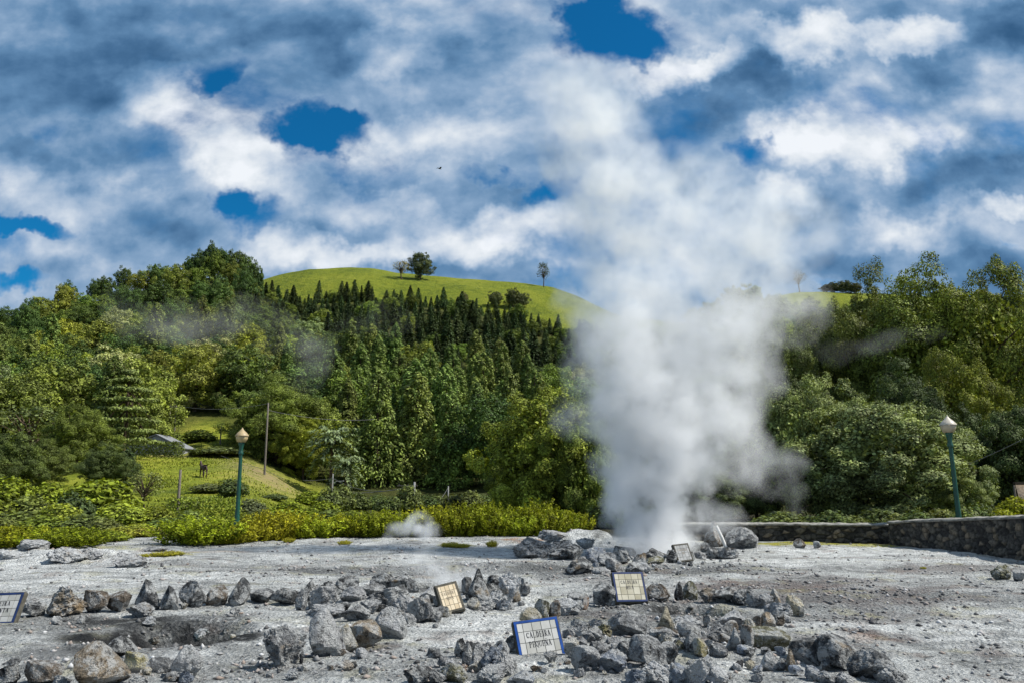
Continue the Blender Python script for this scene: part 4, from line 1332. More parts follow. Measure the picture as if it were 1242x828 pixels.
def wp(px, b, top):
    g = gnd(px, b)
    return (g.x, g.y, at(px, top, g.y).z - .085)


wall_run('stone_wall', [wp(800, 656, 634), wp(920, 656, 634), wp(1084, 659, 635)], 'low dark rubble stone wall along the back of the bare ground')
c0 = wp(1085, 661, 632)
wall_run('stone_wall', [(c0[0] + .02, c0[1] + .25, c0[2]), c0, wp(1110, 664, 630), wp(1170, 671, 628), wp(1242, 680, 625), wp(1330, 692, 622), wp(1480, 720, 619)], 'taller dark rubble stone wall at the right with a pale top edge')

# ------------------------------------------------------------------ lamp posts
M_GREEN = simple_mat('green_paint', (.010, .070, .048), .4, .5, .25, 4, bump_d=.004)
m, t = new_mat('frosted_lantern')
co = t.n('ShaderNodeTexCoord').outputs['Object']
c = t.ramp(t.noise(co, 6, 4), [(.3, (.40, .30, .15)), (.7, (.52, .41, .22))])
p = finish(t, c, .35, None, spec=.5)
M_LANT = m
M_LANTW, t = new_mat('white_frosted_lantern')
co = t.n('ShaderNodeTexCoord').outputs['Object']
finish(t, t.ramp(t.noise(co, 6, 4), [(.3, (.46, .38, .27)), (.7, (.55, .47, .34))]), .3, None, spec=.5)
M_COPPER = simple_mat('lantern_roof', (.34, .26, .14), .5, .4, .2, 6)
M_ROOFW = simple_mat('pale_lantern_roof', (.44, .40, .33), .4, .4, .1, 6)


def lamp_post(x, y, top_z, label, lant, roof, lean=0.0):
    z0 = floor_z(x, y)
    H = top_z - z0
    o = tag(empty('lamp_post', (x, y, z0)), label, 'lamp post', 'green lamp posts')
    o.rotation_euler = (0, lean, 0)
    k = H / 4.4
    prof = [(.20, -.1), (.20, .06), (.175, .10), (.175, .26), (.15, .32), (.125, .40), (.135, .44), (.12, .50), (.10, .75), (.105, .80), (.098, .84)]
    V, F = lathe([(r * k, z * k) for r, z in prof], 20)
    part('base', np_mesh('base', V, F, M_GREEN, False), o)
    n = 24
    V, F = [], []
    pr = [(.092, .83), (.082, 1.6), (.076, 2.4), (.070, 3.05), (.074, 3.3)]
    for r, z in pr:
        for q in range(n):
            a = 2 * math.pi * q / n
            rr = r * (1 if q % 2 else .90)
            V.append((rr * k * math.cos(a), rr * k * math.sin(a), z * k))
    for i in range(len(pr) - 1):
        for q in range(n):
            F.append((i * n + q, i * n + (q + 1) % n, (i + 1) * n + (q + 1) % n, (i + 1) * n + q))
    part('shaft', np_mesh('shaft', V, F, M_GREEN), o)
    V, F = lathe([(.09, 3.28), (.10, 3.31), (.10, 3.36), (.085, 3.40), (.075, 3.48), (.09, 3.62), (.125, 3.74), (.13, 3.78), (.0, 3.78)], 20)
    part('capital', np_mesh('capital', np.array(V) * k, F, M_GREEN, True), o)
    V, F = lathe([(.13, 3.785), (.19, 3.80), (.245, 3.93), (.27, 4.06), (.0, 4.06)], 8)
    ln = part('lantern', np_mesh('lantern', np.array(V) * k, F, lant), o)
    V, F = lathe([(.29, 4.055), (.285, 4.08), (.20, 4.18), (.10, 4.27), (.05, 4.33), (.03, 4.36), (.035, 4.38), (.0, 4.40)], 8)
    part('lantern_roof', np_mesh('lantern_roof', np.array(V) * k, F, roof), o)
    V, F = lathe([(.275, 4.036), (.296, 4.040), (.296, 4.052), (.275, 4.053)], 8)
    part('rim', np_mesh('rim', np.array(V) * k, F, roof), ln)
    return o


Y = 34.0
lamp_post(X_of(291, Y), Y, at(293, 518, Y).z, 'green lamp post with a cream lantern among the bushes at the meadow', M_LANT, M_COPPER)
Y = 29.5
lamp_post(X_of(1158, Y), Y, at(1145, 503, Y).z, 'green lamp post with a white lantern leaning slightly behind the stone wall', M_LANTW, M_ROOFW, R(-1.2))

# ------------------------------------------------------------------ poles and cables
M_WOOD = simple_mat('weathered_wood', (.16, .14, .12), .9, .1, .4, 14, bump_d=.02)
M_CONC = simple_mat('grey_concrete', (.30, .30, .29), .9, .2, .25, 10)
M_WIRE = simple_mat('cable_sheath', (.14, .14, .14), .6, .3, .1, 3)
M_STEEL = simple_mat('galvanised_steel', (.40, .41, .42), .45, .5, .15, 10, .6)
POLES = {}


def pole(name, px, top, Y, r, label, mat, cat='pole', arms=(), base=None):
    x = X_of(px, Y)
    z0 = floor_z(x, Y)
    H = at(px, top, Y).z - z0
    o = tag(empty(name, (x, Y, z0)), label, cat)
    V, F = lathe([(r * 1.1, -.3), (r * 1.1, 0), (r, H * .3), (r * .8, H - .02), (r * .6, H), (0, H)], 10)
    part('shaft', np_mesh('shaft', V, F, mat, True), o)
    for kind, h, L in arms:
        bm = bmesh.new()
        if kind == 'cross':
            box(bm, (-L * .35, 0, H - h), (L, .09, .10))
            for q in (-.75, -.3, .1):
                box(bm, (L * q, 0, H - h + .12), (.05, .05, .16))
            part('crossarm', bm_mesh('crossarm', bm, M_WOOD), o)
        elif kind == 'brace':
            bm.free()
            V, F = tube([(0, 0, H - h), (-L, 0.1, 0)], [r * .6, r * .6], 6)
            part('brace', np_mesh('brace', [tuple(v) for v in V], F, mat), o)
        elif kind == 'lamp':
            bm.free()
            V, F = tube([(0, 0, H - h), (L * .5, 0, H - h + .25), (L, 0, H - h + .3)], [.035, .03, .03], 6)
            a = part('lamp_arm', np_mesh('lamp_arm', [tuple(v) for v in V], F, M_STEEL), o)
            bm2 = bmesh.new()
            box(bm2, (L + .22, 0, H - h + .28), (.5, .2, .12), Euler((0, -.15, 0)).to_matrix())
            bmesh.ops.bevel(bm2, geom=bm2.edges[:], offset=.03, segments=2, affect='EDGES')
            part('lamp_head', bm_mesh('lamp_head', bm2, M_CONC), a)
    POLES[px] = Vector((x, Y, z0 + H))
    return o


pole('wooden_pole', 321, 488, 86, .11, 'tall thin wooden pole standing on the meadow', M_WOOD)
pole('wooden_post', 219, 569, 50, .09, 'short grey wooden post before the meadow', M_WOOD, 'post')
pole('utility_pole', 208, 489, 122, .12, 'utility pole above the shed at the top of the meadow', M_WOOD, arms=[('cross', .5, 1.2)])
pole('utility_pole', 201, 495, 125, .10, 'thinner braced pole beside the utility pole above the shed', M_WOOD, arms=[('brace', .3, 1.6)])
pole('wooden_post', 265, 516, 116, .10, 'grey post on the upper lawn', M_WOOD, 'post')
pole('street_light', 404, 574, 92, .08, 'grey street light with a short arm below the tree ferns', M_CONC, 'street light', [('lamp', 1.1, .8)])
pole('utility_pole', 503, 584, 80, .13, 'concrete utility pole with a crossarm behind the heath bushes', M_CONC, arms=[('cross', .35, 2.0)])
pole('utility_pole', 544, 589, 82, .08, 'thin grey pole in front of the columnar cedars', M_CONC)
pole('wooden_post', 1228, 588, 37, .05, 'thin stake at the top of the bright bank', M_WOOD, 'post')


def cable(a, b, sag, label, r=.022):
    a, b = Vector(a), Vector(b)
    pts = []
    for k in range(13):
        f = k / 12
        p = a.lerp(b, f)
        p.z -= sag * 4 * f * (1 - f)
        pts.append(p)
    V, F = tube([p - a for p in pts], [r] * 13, 5)
    o = part('overhead_cable', np_mesh('overhead_cable', [tuple(v) for v in V], F, M_WIRE, True))
    o.location = a
    tag(o, label, 'cable', 'overhead cables')


P = POLES
dz = Vector((0, 0, .25))
cable(P[208] - dz, P[321] - dz * .4, .6, 'thin overhead cable from the shed pole to the tall wooden pole')
cable(at(120, 498, 126), P[208] - dz, .3, 'thin overhead cable running from the cedar to the shed pole')
cable(at(268, 552, 96), P[321] - Vector((0, 0, 7.0)), .15, 'cable sloping down behind the lamp lantern to the tall pole')
cable(P[321] - Vector((0, 0, 7.0)), at(345, 580, 84), .1, 'cable end running from the tall pole into the shrubs')
cable(P[404] - dz * 2, P[503] - dz, 1.0, 'upper sagging cable between street light and crossarm pole', .03)
cable(P[404] - dz * 8, P[503] - dz * 1.6, .35, 'lower taut cable between street light and crossarm pole', .04)
cable(P[404] - dz * 2, at(368, 582, 96), .1, 'cable running from the street light into the mound shrubs', .03)
cable(P[321] - Vector((0, 0, .8)), at(455, 508, 108), .5, 'thin cable from the tall pole to the cedars')
cable(P[544] - dz * .5, at(520, 614, 78), .4, 'slack cable looping down from the thin grey pole')
cable(at(1176, 562, 40), at(1290, 506, 34), .08, 'overhead cable crossing in front of the dark tree by the right lamp', .018)

# small tan roof on the bank at the right edge
M_TANROOF = simple_mat('tan_roof_tiles', (.30, .23, .16), .85, .2, .35, 6, bump_d=.03)
M_DARKWOOD = simple_mat('dark_timber', (.05, .04, .03), .85, .2, .3, 10)
Y = 37.0
A, B, C_ = at(1231, 586, Y), at(1241, 622, Y), at(1330, 586, Y)
o = tag(empty('shelter', (A.x, Y, B.z - 1.4)), 'small tan roofed shelter on the bank at the right edge', 'shelter')
w_, hr, dx = C_.x - A.x, A.z - (B.z - 1.4), B.x - A.x
he, rx_ = 1.4, 1.0
V = [(rx_, 1.6, hr), (w_, 1.6, hr), (w_ + dx, 0, he), (dx, 0, he), (rx_, 1.6, hr - .10), (w_, 1.6, hr - .10), (w_ + dx, 0, he - .10), (dx, 0, he - .10)]
F = [(0, 3, 2, 1), (4, 5, 6, 7), (0, 4, 7, 3), (3, 7, 6, 2), (2, 6, 5, 1), (1, 5, 4, 0)]
part('roof', np_mesh('roof', V, F, M_TANROOF), o)
bm = bmesh.new()
box(bm, ((w_ + rx_) / 2, 1.62, hr + .03), (w_ - rx_ + .1, .16, .12))
part('ridge', bm_mesh('ridge', bm, M_DARKWOOD), o)
bm = bmesh.new()
box(bm, (w_ / 2 + .7, .9, he / 2 - .3), (w_ - 1.2, 1.2, he + .3))
part('wall', bm_mesh('wall', bm, M_DARKWOOD), o)

# ------------------------------------------------------------------ shed with grey gable between the hedges
M_PLASTER = simple_mat('grey_plaster', (.27, .28, .30), .9, .2, .15, 4)
M_SLATE = simple_mat('grey_roof', (.20, .21, .22), .8, .2, .2, 4)
Y = 107.5
pa, pb, pc = at(150, 541, Y), at(221, 541, Y), at(195, 527, Y)
x0, x1, xr, zr, z0 = pa.x, pb.x, at(190, 527, Y).x, pc.z, pa.z - 1.0
o = tag(empty('garden_shed', ((x0 + x1) / 2, Y, z0)), 'grey gabled garden shed half hidden behind the clipped hedges', 'shed')
ox = (x0 + x1) / 2
ze = pa.z
bm = bmesh.new()
prof = [(x0, z0 - .5), (x1, z0 - .5), (x1 - .0, ze - .15), (xr, zr - .1), (x0, ze - .15)]
fr = [bm.verts.new((a - ox, 0, b - z0)) for a, b in prof]
bk = [bm.verts.new((a - ox, 4, b - z0)) for a, b in prof]
bm.faces.new(fr)
bm.faces.new(bk[::-1])
for k in range(5):
    bm.faces.new((fr[k], bk[k], bk[(k + 1) % 5], fr[(k + 1) % 5]))
bmesh.ops.recalc_face_normals(bm, faces=bm.faces[:])
part('wall', bm_mesh('wall', bm, M_PLASTER), o)
bm = bmesh.new()
for (ax, az), (bx, bz) in (((xr, zr), (x1 + .25, ze - .28)), ((xr, zr), (x0 - .25, ze - .28))):
    vs = []
    for yy in (-.2, 4.2):
        for q, w in (((ax, az), 0), ((bx, bz), 0), ((bx, bz), .12), ((ax, az), .12)):
            vs.append(bm.verts.new((q[0] - ox, yy, q[1] - z0 + w + .003)))
    for f in ((0, 1, 2, 3), (7, 6, 5, 4), (0, 4, 5, 1), (1, 5, 6, 2), (2, 6, 7, 3), (3, 7, 4, 0)):
        bm.faces.new([vs[q] for q in f])
bmesh.ops.recalc_face_normals(bm, faces=bm.faces[:])
part('roof', bm_mesh('roof', bm, M_SLATE), o)

# ------------------------------------------------------------------ white stake leaning on the boulder
g = gnd(881, 664)
pa, pb = Vector((g.x, g.y - .1, ground(g.x, g.y))), at(869, 637, g.y + .1)
V, F = tube([(0, 0, -.05), (pb - pa) * .5, pb - pa], [.06, .055, .05], 8)
V = [tuple(v) for v in V]
F.append(tuple(range(16, 24)) if False else (16, 17, 18, 19))
F.append((16, 19, 20, 23))
F.append((20, 21, 22, 23))
o = part('stake', np_mesh('stake', V, F, simple_mat('white_stake', (.6, .6, .58), .7, .3, .15, 8)))
o.location = pa
tag(o, 'whitish stake leaning over the dark pointed boulder beside the vent', 'stake')

# ------------------------------------------------------------------ tiled signs
M_TILE = {}
for nm, a, b in (('white_tile', (.34, .335, .30), (.48, .475, .45)), ('stained_tile', (.33, .30, .21), (.50, .47, .37)), ('yellowed_tile', (.50, .40, .26), (.66, .56, .40)), ('shaded_tile', (.26, .26, .25), (.38, .38, .37))):  # last tile is darker: shade on the small sign put into its colour
    m, t = new_mat(nm)
    co = t.n('ShaderNodeTexCoord').outputs['Object']
    isl = t.n('ShaderNodeNewGeometry').outputs['Random Per Island']
    f = t.math('ADD', t.math('MULTIPLY', isl, .45), t.math('MULTIPLY', t.noise(co, 7, 6, .6), .6))
    finish(t, t.ramp(f, [(.25, a), (.7, b)]), .25, None, spec=.5)
    M_TILE[nm] = m
M_BLUE = simple_mat('blue_glaze', (.012, .055, .23), .25, .5, .35, 9, bump_d=.002)
M_NAVY = simple_mat('navy_glaze', (.012, .028, .10), .3, .5, .4, 9, bump_d=.002)
M_SLAB = simple_mat('dark_concrete', (.085, .08, .065), .9, .15, .4, 12)
M_GROUT = simple_mat('grout', (.12, .12, .11), .9, .1, .3, 10)
M_INK = simple_mat('black_glaze', (.018, .017, .02), .4, .4, .2, 5, bump_d=.001)

# bold condensed serif capitals as strokes in a unit cell: (x0,y0,x1,y1,thickness)
T_, t_ = .24, .085
GL = {
 'C': [('arc', .5, .5, .40, .42, 50, 310, T_), (.70, .62, .86, .94, t_), (.72, .34, .86, .12, t_)],
 'A': [(.12, .0, .48, 1., t_), (.48, 1., .80, 0, T_), (.24, .32, .68, .32, t_), (.02, .03, .28, .03, .06), (.62, .03, .98, .03, .06)],
 'L': [(.28, 0, .28, 1, T_), (.08, .97, .50, .97, .06), (.06, .04, .90, .04, t_), (.88, 0, .88, .34, t_)],
 'D': [(.26, 0, .26, 1, T_), (.06, .96, .5, .96, .07), (.06, .04, .5, .04, .07), ('arc', .42, .5, .40, .46, -90, 90, T_)],
 'E': [(.26, 0, .26, 1, T_), (.06, .96, .86, .96, .08), (.06, .04, .88, .04, .08), (.26, .5, .66, .5, .08), (.84, .7, .84, 1, t_), (.86, 0, .86, .3, t_), (.66, .36, .66, .64, t_)],
 'I': [(.5, 0, .5, 1, T_), (.26, .97, .74, .97, .06), (.26, .03, .74, .03, .06)],
 'R': [(.26, 0, .26, 1, T_), (.06, .96, .5, .96, .07), (.06, .03, .46, .03, .06), ('arc', .46, .74, .26, .22, -90, 90, .2), (.26, .5, .5, .5, .07), (.5, .5, .82, .02, .2), (.74, .03, .98, .03, .06)],
 'P': [(.26, 0, .26, 1, T_), (.06, .96, .5, .96, .07), (.06, .03, .50, .03, .06), ('arc', .46, .72, .30, .24, -90, 90, .2), (.26, .47, .5, .47, .07)],
 'Q': [('arc', .5, .52, .38, .42, 0, 360, .2), (.46, .2, .9, -.14, .13)],
 'U': [(.22, .3, .22, 1, T_), (.82, .3, .82, 1, t_), ('arc', .52, .32, .30, .28, 180, 360, .14), (.04, .97, .42, .97, .06), (.66, .97, .98, .97, .06)],
 'N': [(.18, 0, .18, 1, t_), (.18, .98, .80, .02, T_), (.82, 0, .82, 1, t_), (.02, .03, .36, .03, .06), (.66, .97, .98, .97, .06)],
 'B': [(.26, 0, .26, 1, T_), (.06, .96, .5, .96, .07), (.06, .04, .5, .04, .07), (.26, .52, .5, .52, .06), ('arc', .46, .74, .28, .22, -90, 90, .2), ('arc', .46, .27, .34, .24, -90, 90, .2)],
 'T': [(.5, 0, .5, 1, T_), (.08, .95, .92, .95, .09), (.09, .7, .09, .98, t_), (.91, .7, .91, .98, t_), (.3, .03, .7, .03, .06)],
 'O': [('arc', .5, .5, .38, .43, 0, 360, .22)],
 'V': [(.16, 1, .5, 0, T_), (.5, 0, .86, 1, t_), (.0, .97, .36, .97, .06), (.7, .97, 1., .97, .06)],
 'M': [(.14, 0, .14, 1, t_), (.16, 1, .5, .1, .17), (.5, .1, .82, 1, t_), (.84, 0, .84, 1, .2), (.02, .03, .28, .03, .06), (.70, .03, .98, .03, .06)],
 '~': [(.3, 1.14, .46, 1.2, .07), (.46, 1.2, .6, 1.13, .07), (.6, 1.13, .74, 1.19, .07)],
}


def text_mesh(lines, cw, ch, gap, name='lettering', y_shift=0.0):
    gap = ch * .55
    V, F = [], []

    def seg(x0, y0, x1, y1, th, ox, oy):
        # x of the cell is cw wide, y is ch high; thickness is measured in cell widths for upright strokes
        ax, ay, bx, by = ox + x0 * cw, oy + y0 * ch, ox + x1 * cw, oy + y1 * ch
        d = Vector((bx - ax, by - ay))
        if d.length < 1e-6:
            return
        d.normalize()
        nrm = Vector((-d.y, d.x)) * (th * (cw * abs(d.y) + cw * 1.1 * abs(d.x)) * .5)
        z = .0012 + .00004 * (len(F) % 17)
        o = len(V)
        for q in ((ax + nrm.x, ay + nrm.y), (ax - nrm.x, ay - nrm.y), (bx - nrm.x, by - nrm.y), (bx + nrm.x, by + nrm.y)):
            V.append((q[0], q[1], z))
        F.append((o, o + 1, o + 2, o + 3))

    for li, s in enumerate(lines):
        w = 0
        adv = [.62 if c == 'I' else 1.08 for c in s if c != '~']
        w = sum(adv) * cw
        x = -w / 2
        y = -li * (ch + gap) + y_shift
        k = 0
        for c in s:
            if c == '~':
                ox = x - adv[k - 1] * cw
            else:
                ox = x - (.19 * cw if c == 'I' else 0)
            for e in GL[c]:
                if e[0] == 'arc':
                    _, cx, cy, rx, ry, a0, a1, th = e
                    n = max(6, int((a1 - a0) / 24))
                    for q in range(n):
                        aa, ab = R(a0 + (a1 - a0) * q / n), R(a0 + (a1 - a0) * (q + 1) / n)
                        tt = th * (.45 + .55 * abs(math.cos((aa + ab) / 2)))
                        seg(cx + rx * math.cos(aa), cy + ry * math.sin(aa), cx + rx * math.cos(ab), cy + ry * math.sin(ab), tt, ox, y)
                else:
                    seg(*e, ox, y)
            if c != '~':
                x += adv[k] * cw
                k += 1
    return np_mesh(name, V, F, M_INK)


def tile_sign(corners_px, Y, W, H, tilt, yaw, roll, lines, label, tile, border, cols, rows, ch, cw, shift=0.0, faded=False, base=None):
    """W x H metres, tilted back; placed with its lower edge at the photo's lower edge"""
    px, py = corners_px
    c = at(px, py, Y)
    o = tag(empty('tile_sign', c), label, 'sign', 'tiled signs naming the hot springs')
    # local frame: x right, y up the panel, z out of the face
    Mx = Euler((R(90 - tilt), 0, 0)).to_matrix()
    Mz = Matrix.Rotation(R(yaw), 3, 'Z')
    Mr = Matrix.Rotation(R(roll), 3, 'Z')
    o.rotation_euler = (Mz @ Mx @ Mr).to_euler()
    th = .085
    bm = bmesh.new()
    box(bm, (0, H / 2, -th / 2 - .004), (W + .03, H + .03, th))
    bmesh.ops.bevel(bm, geom=bm.edges[:], offset=.006, segments=1, affect='EDGES')
    part('slab', bm_mesh('slab', bm, M_SLAB), o)
    bw = .030
    bm = bmesh.new()
    box(bm, (0, H / 2, .0), (W - 2 * bw + .004, H - 2 * bw + .004, .006))
    part('grout_bed', bm_mesh('grout_bed', bm, M_GROUT), o)
    bm = bmesh.new()
    iw, ih = W - 2 * bw, H - 2 * bw
    cx = [0] + [(.62 + k) / (cols - .76) for k in range(cols - 1)] + [1]
    cy = [0] + [(.72 + k) / (rows - .50) for k in range(rows - 1)] + [1]
    g = .0035
    for a in range(cols):
        for b in range(rows):
            xa, xb = -iw / 2 + cx[a] * iw + g, -iw / 2 + cx[a + 1] * iw - g
            ya, yb = bw + cy[b] * ih + g, bw + cy[b + 1] * ih - g
            box(bm, ((xa + xb) / 2, (ya + yb) / 2, .004), (xb - xa, yb - ya, .009))
    tp = part('tile_panel', bm_mesh('tile_panel', bm, M_TILE[tile]), o)
    bm = bmesh.new()
    for bx_, by_, sx_, sy_ in ((0, bw / 2, W, bw), (0, H - bw / 2, W, bw), (-W / 2 + bw / 2, H / 2, bw, H - 2 * bw), (W / 2 - bw / 2, H / 2, bw, H - 2 * bw)):
        box(bm, (bx_, by_, .005), (sx_, sy_, .012))
    part('border', bm_mesh('border', bm, border), o)
    tm = text_mesh(lines, cw, ch, ch * .85)
    l = part('lettering', tm, o)
    l.location = (shift, H * .655 - ch * .5, .0085)
    if faded:
        tm.materials[0] = M_FADE
    return o


M_FADE = simple_mat('faded_glaze', (.17, .14, .10), .5, .3, .3, 12, bump_d=.001)
Y = gnd(661, 803).y
k = ppm(Y)
tile_sign((660, 804), Y, 53 / k, 53 / k, 34, 7, 6.5, ['CALDEIRA', 'PEQUEN~A'], 'near white tiled sign with blue border reading CALDEIRA over a second word', 'white_tile', M_BLUE, 5, 4, .074, .036, shift=.005)
Y = gnd(767, 731).y
k = ppm(Y)
tile_sign((767, 729), Y, 37 / k, 37 / k, 34, 7, 0, ['CALDEIRA', 'MILA'], 'middle beige-stained tiled sign with dark blue border behind the near one', 'stained_tile', M_NAVY, 5, 4, .066, .037)
Y = gnd(551, 742).y
k = ppm(Y)
tile_sign((551, 741), Y, 26 / k, 35 / k, 32, 16, 12, ['CALDEIRA', 'NOVA'], 'tilted yellowed tiled sign beside the steaming crater', 'yellowed_tile', M_SLAB, 5, 4, .056, .029, faded=True)
Y = gnd(-10, 757).y
k = ppm(Y)
tile_sign((-11, 757), Y, 52 / k, 37 / k, 28, -4, 3, ['CALDEIRA', 'BARRENTA'], 'white tiled sign with navy border cut off by the left picture edge', 'white_tile', M_NAVY, 6, 4, .066, .046, shift=.0)
Y = gnd(831, 681).y
k = ppm(Y)
tile_sign((832, 680), Y, 20 / k, 21 / k, 26, 16, 5, ['CALDEIRA', 'DO'], 'small shaded tiled sign with faded lettering among the vent stones', 'shaded_tile', M_SLAB, 5, 4, .06, .035, faded=True)

# ------------------------------------------------------------------ horse
M_HORSE = simple_mat('horse_coat', (.055, .032, .028), .6, .3, .35, 3)
hp = on_land(247, 579)
hx, hyy = hp.x, hp.y
hz = floor_z(hx, hyy)
o = tag(empty('horse', (hx, hyy, hz)), 'dark brown horse standing on the meadow with its head turned away', 'horse')
hd = -1.0
J = {'root': (0, 0, 1.18, .27), 'belly': (.35, 0, 1.12, .29), 'chest': (.78, 0, 1.15, .25), 'rump': (-.42, 0, 1.22, .25), 'neck1': (1.02, 0, 1.38, .16), 'neck2': (1.25, 0, 1.62, .12), 'poll': (1.36, 0, 1.76, .10), 'muz1': (1.55, 0, 1.62, .075), 'muz2': (1.72, 0, 1.46, .055),
     'tail1': (-.66, 0, 1.28, .05), 'tail2': (-.80, 0, .95, .07), 'tail3': (-.82, 0, .55, .04)}
E = [('root', 'belly'), ('belly', 'chest'), ('root', 'rump'), ('chest', 'neck1'), ('neck1', 'neck2'), ('neck2', 'poll'), ('poll', 'muz1'), ('muz1', 'muz2'), ('rump', 'tail1'), ('tail1', 'tail2'), ('tail2', 'tail3')]
for s, sy in (('l', .16), ('r', -.16)):
    J['fs' + s] = (.72, sy, .92, .11); J['fk' + s] = (.74, sy, .52, .06); J['ff' + s] = (.73, sy, .12, .045); J['fh' + s] = (.76, sy, .0, .06)
    J['hs' + s] = (-.42, sy, .92, .14); J['hn' + s] = (-.30, sy, .74, .10); J['hk' + s] = (-.52, sy, .52, .06); J['hf' + s] = (-.46, sy, .12, .045); J['hh' + s] = (-.42, sy, .0, .06)
    J['ear' + s] = (1.33, sy * .4, 1.92, .025)
    E += [('chest', 'fs' + s), ('fs' + s, 'fk' + s), ('fk' + s, 'ff' + s), ('ff' + s, 'fh' + s), ('rump', 'hs' + s), ('hs' + s, 'hn' + s), ('hn' + s, 'hk' + s), ('hk' + s, 'hf' + s), ('hf' + s, 'hh' + s), ('poll', 'ear' + s)]
names = list(J)
me = bpy.data.meshes.new('body')
me.from_pydata([J[n][:3] for n in names], [(names.index(a), names.index(b)) for a, b in E], [])
me.materials.append(M_HORSE)
hb = part('body', me, o)
sk = hb.modifiers.new('skin', 'SKIN')
for i, n in enumerate(names):
    sv = me.skin_vertices[0].data[i]
    sv.radius = (J[n][3], J[n][3])
    sv.use_root = (i == 0)
hb.modifiers.new('sub', 'SUBSURF').levels = 2
hb.modifiers['sub'].render_levels = 2
o.rotation_euler = (0, 0, math.atan2(.75, -.6))
o.scale = (.80, .80, .80)

# ------------------------------------------------------------------ bird in the sky
M_BIRD = simple_mat('dark_feathers', (.05, .05, .055), .8, .2, .2, 4)
c = at(533, 205, 90)
bv = [(-.3, 0, 0), (-.12, .06, .03), (.2, .05, .02), (.32, 0, .03), (.2, -.05, .02), (-.12, -.06, .03), (0, 0, .09), (0, 0, -.05)]
bf = [(0, 1, 6), (1, 2, 6), (2, 3, 6), (3, 4, 6), (4, 5, 6), (5, 0, 6), (1, 0, 7), (2, 1, 7), (3, 2, 7), (4, 3, 7), (5, 4, 7), (0, 5, 7)]
o = len(bv)
for s in (1, -1):
    b0 = len(bv)
    bv += [(.14, .04 * s, .04), (-.1, .04 * s, .03), (-.08, .35 * s, .16), (.1, .35 * s, .17), (-.1, .72 * s, .08), (.02, .02 * s, .06)]
    bf += [(b0, b0 + 1, b0 + 2), (b0, b0 + 2, b0 + 3), (b0 + 3, b0 + 2, b0 + 4)]
b = part('bird', np_mesh('bird', bv, bf, M_BIRD))
b.location = c
b.rotation_euler = (.2, .1, .6)
tag(b, 'tiny dark bird gliding below the clouds', 'bird')

# ------------------------------------------------------------------ labels for everything that repeats
ORD = ['', 'second', 'third', 'fourth', 'fifth', 'sixth', 'seventh', 'eighth', 'ninth', 'tenth', 'eleventh', 'twelfth', 'thirteenth', 'fourteenth', 'fifteenth', 'sixteenth', 'seventeenth', 'eighteenth', 'nineteenth', 'twentieth',
       'twenty-first', 'twenty-second', 'twenty-third', 'twenty-fourth', 'twenty-fifth', 'twenty-sixth', 'twenty-seventh', 'twenty-eighth', 'twenty-ninth', 'thirtieth'] + [f'{a}-{b}' for a in ('thirty', 'forty', 'fifty', 'sixty', 'seventy') for b in ('first', 'second', 'third', 'fourth', 'fifth', 'sixth', 'seventh', 'eighth', 'ninth', 'tenth')]
ORD += [f'{a}-{b}' for a in ('eighty', 'ninety') for b in ORD[1:10]] + ['farther'] * 100
fam = {}
for o, d, zone in PLANTS:
    if zone is None:
        o['label'] = d
    else:
        fam.setdefault((d, zone), []).append(o)
for (d, zone), lst in fam.items():
    lst.sort(key=lambda o: o.location.x / o.location.y)
    n = len(lst)
    for i, o in enumerate(lst):
        if n == 1:
            o['label'] = f'{d} {zone}'
        elif i == 0:
            o['label'] = f'{d} {zone}, leftmost such one'
        elif i == n - 1:
            o['label'] = f'{d} {zone}, rightmost such one'
        elif i < n / 2:
            o['label'] = f'{d} {zone}, {ORD[i]} from the left'
        else:
            o['label'] = f'{d} {zone}, {ORD[n - 1 - i]} from the right'

# ------------------------------------------------------------------ steam


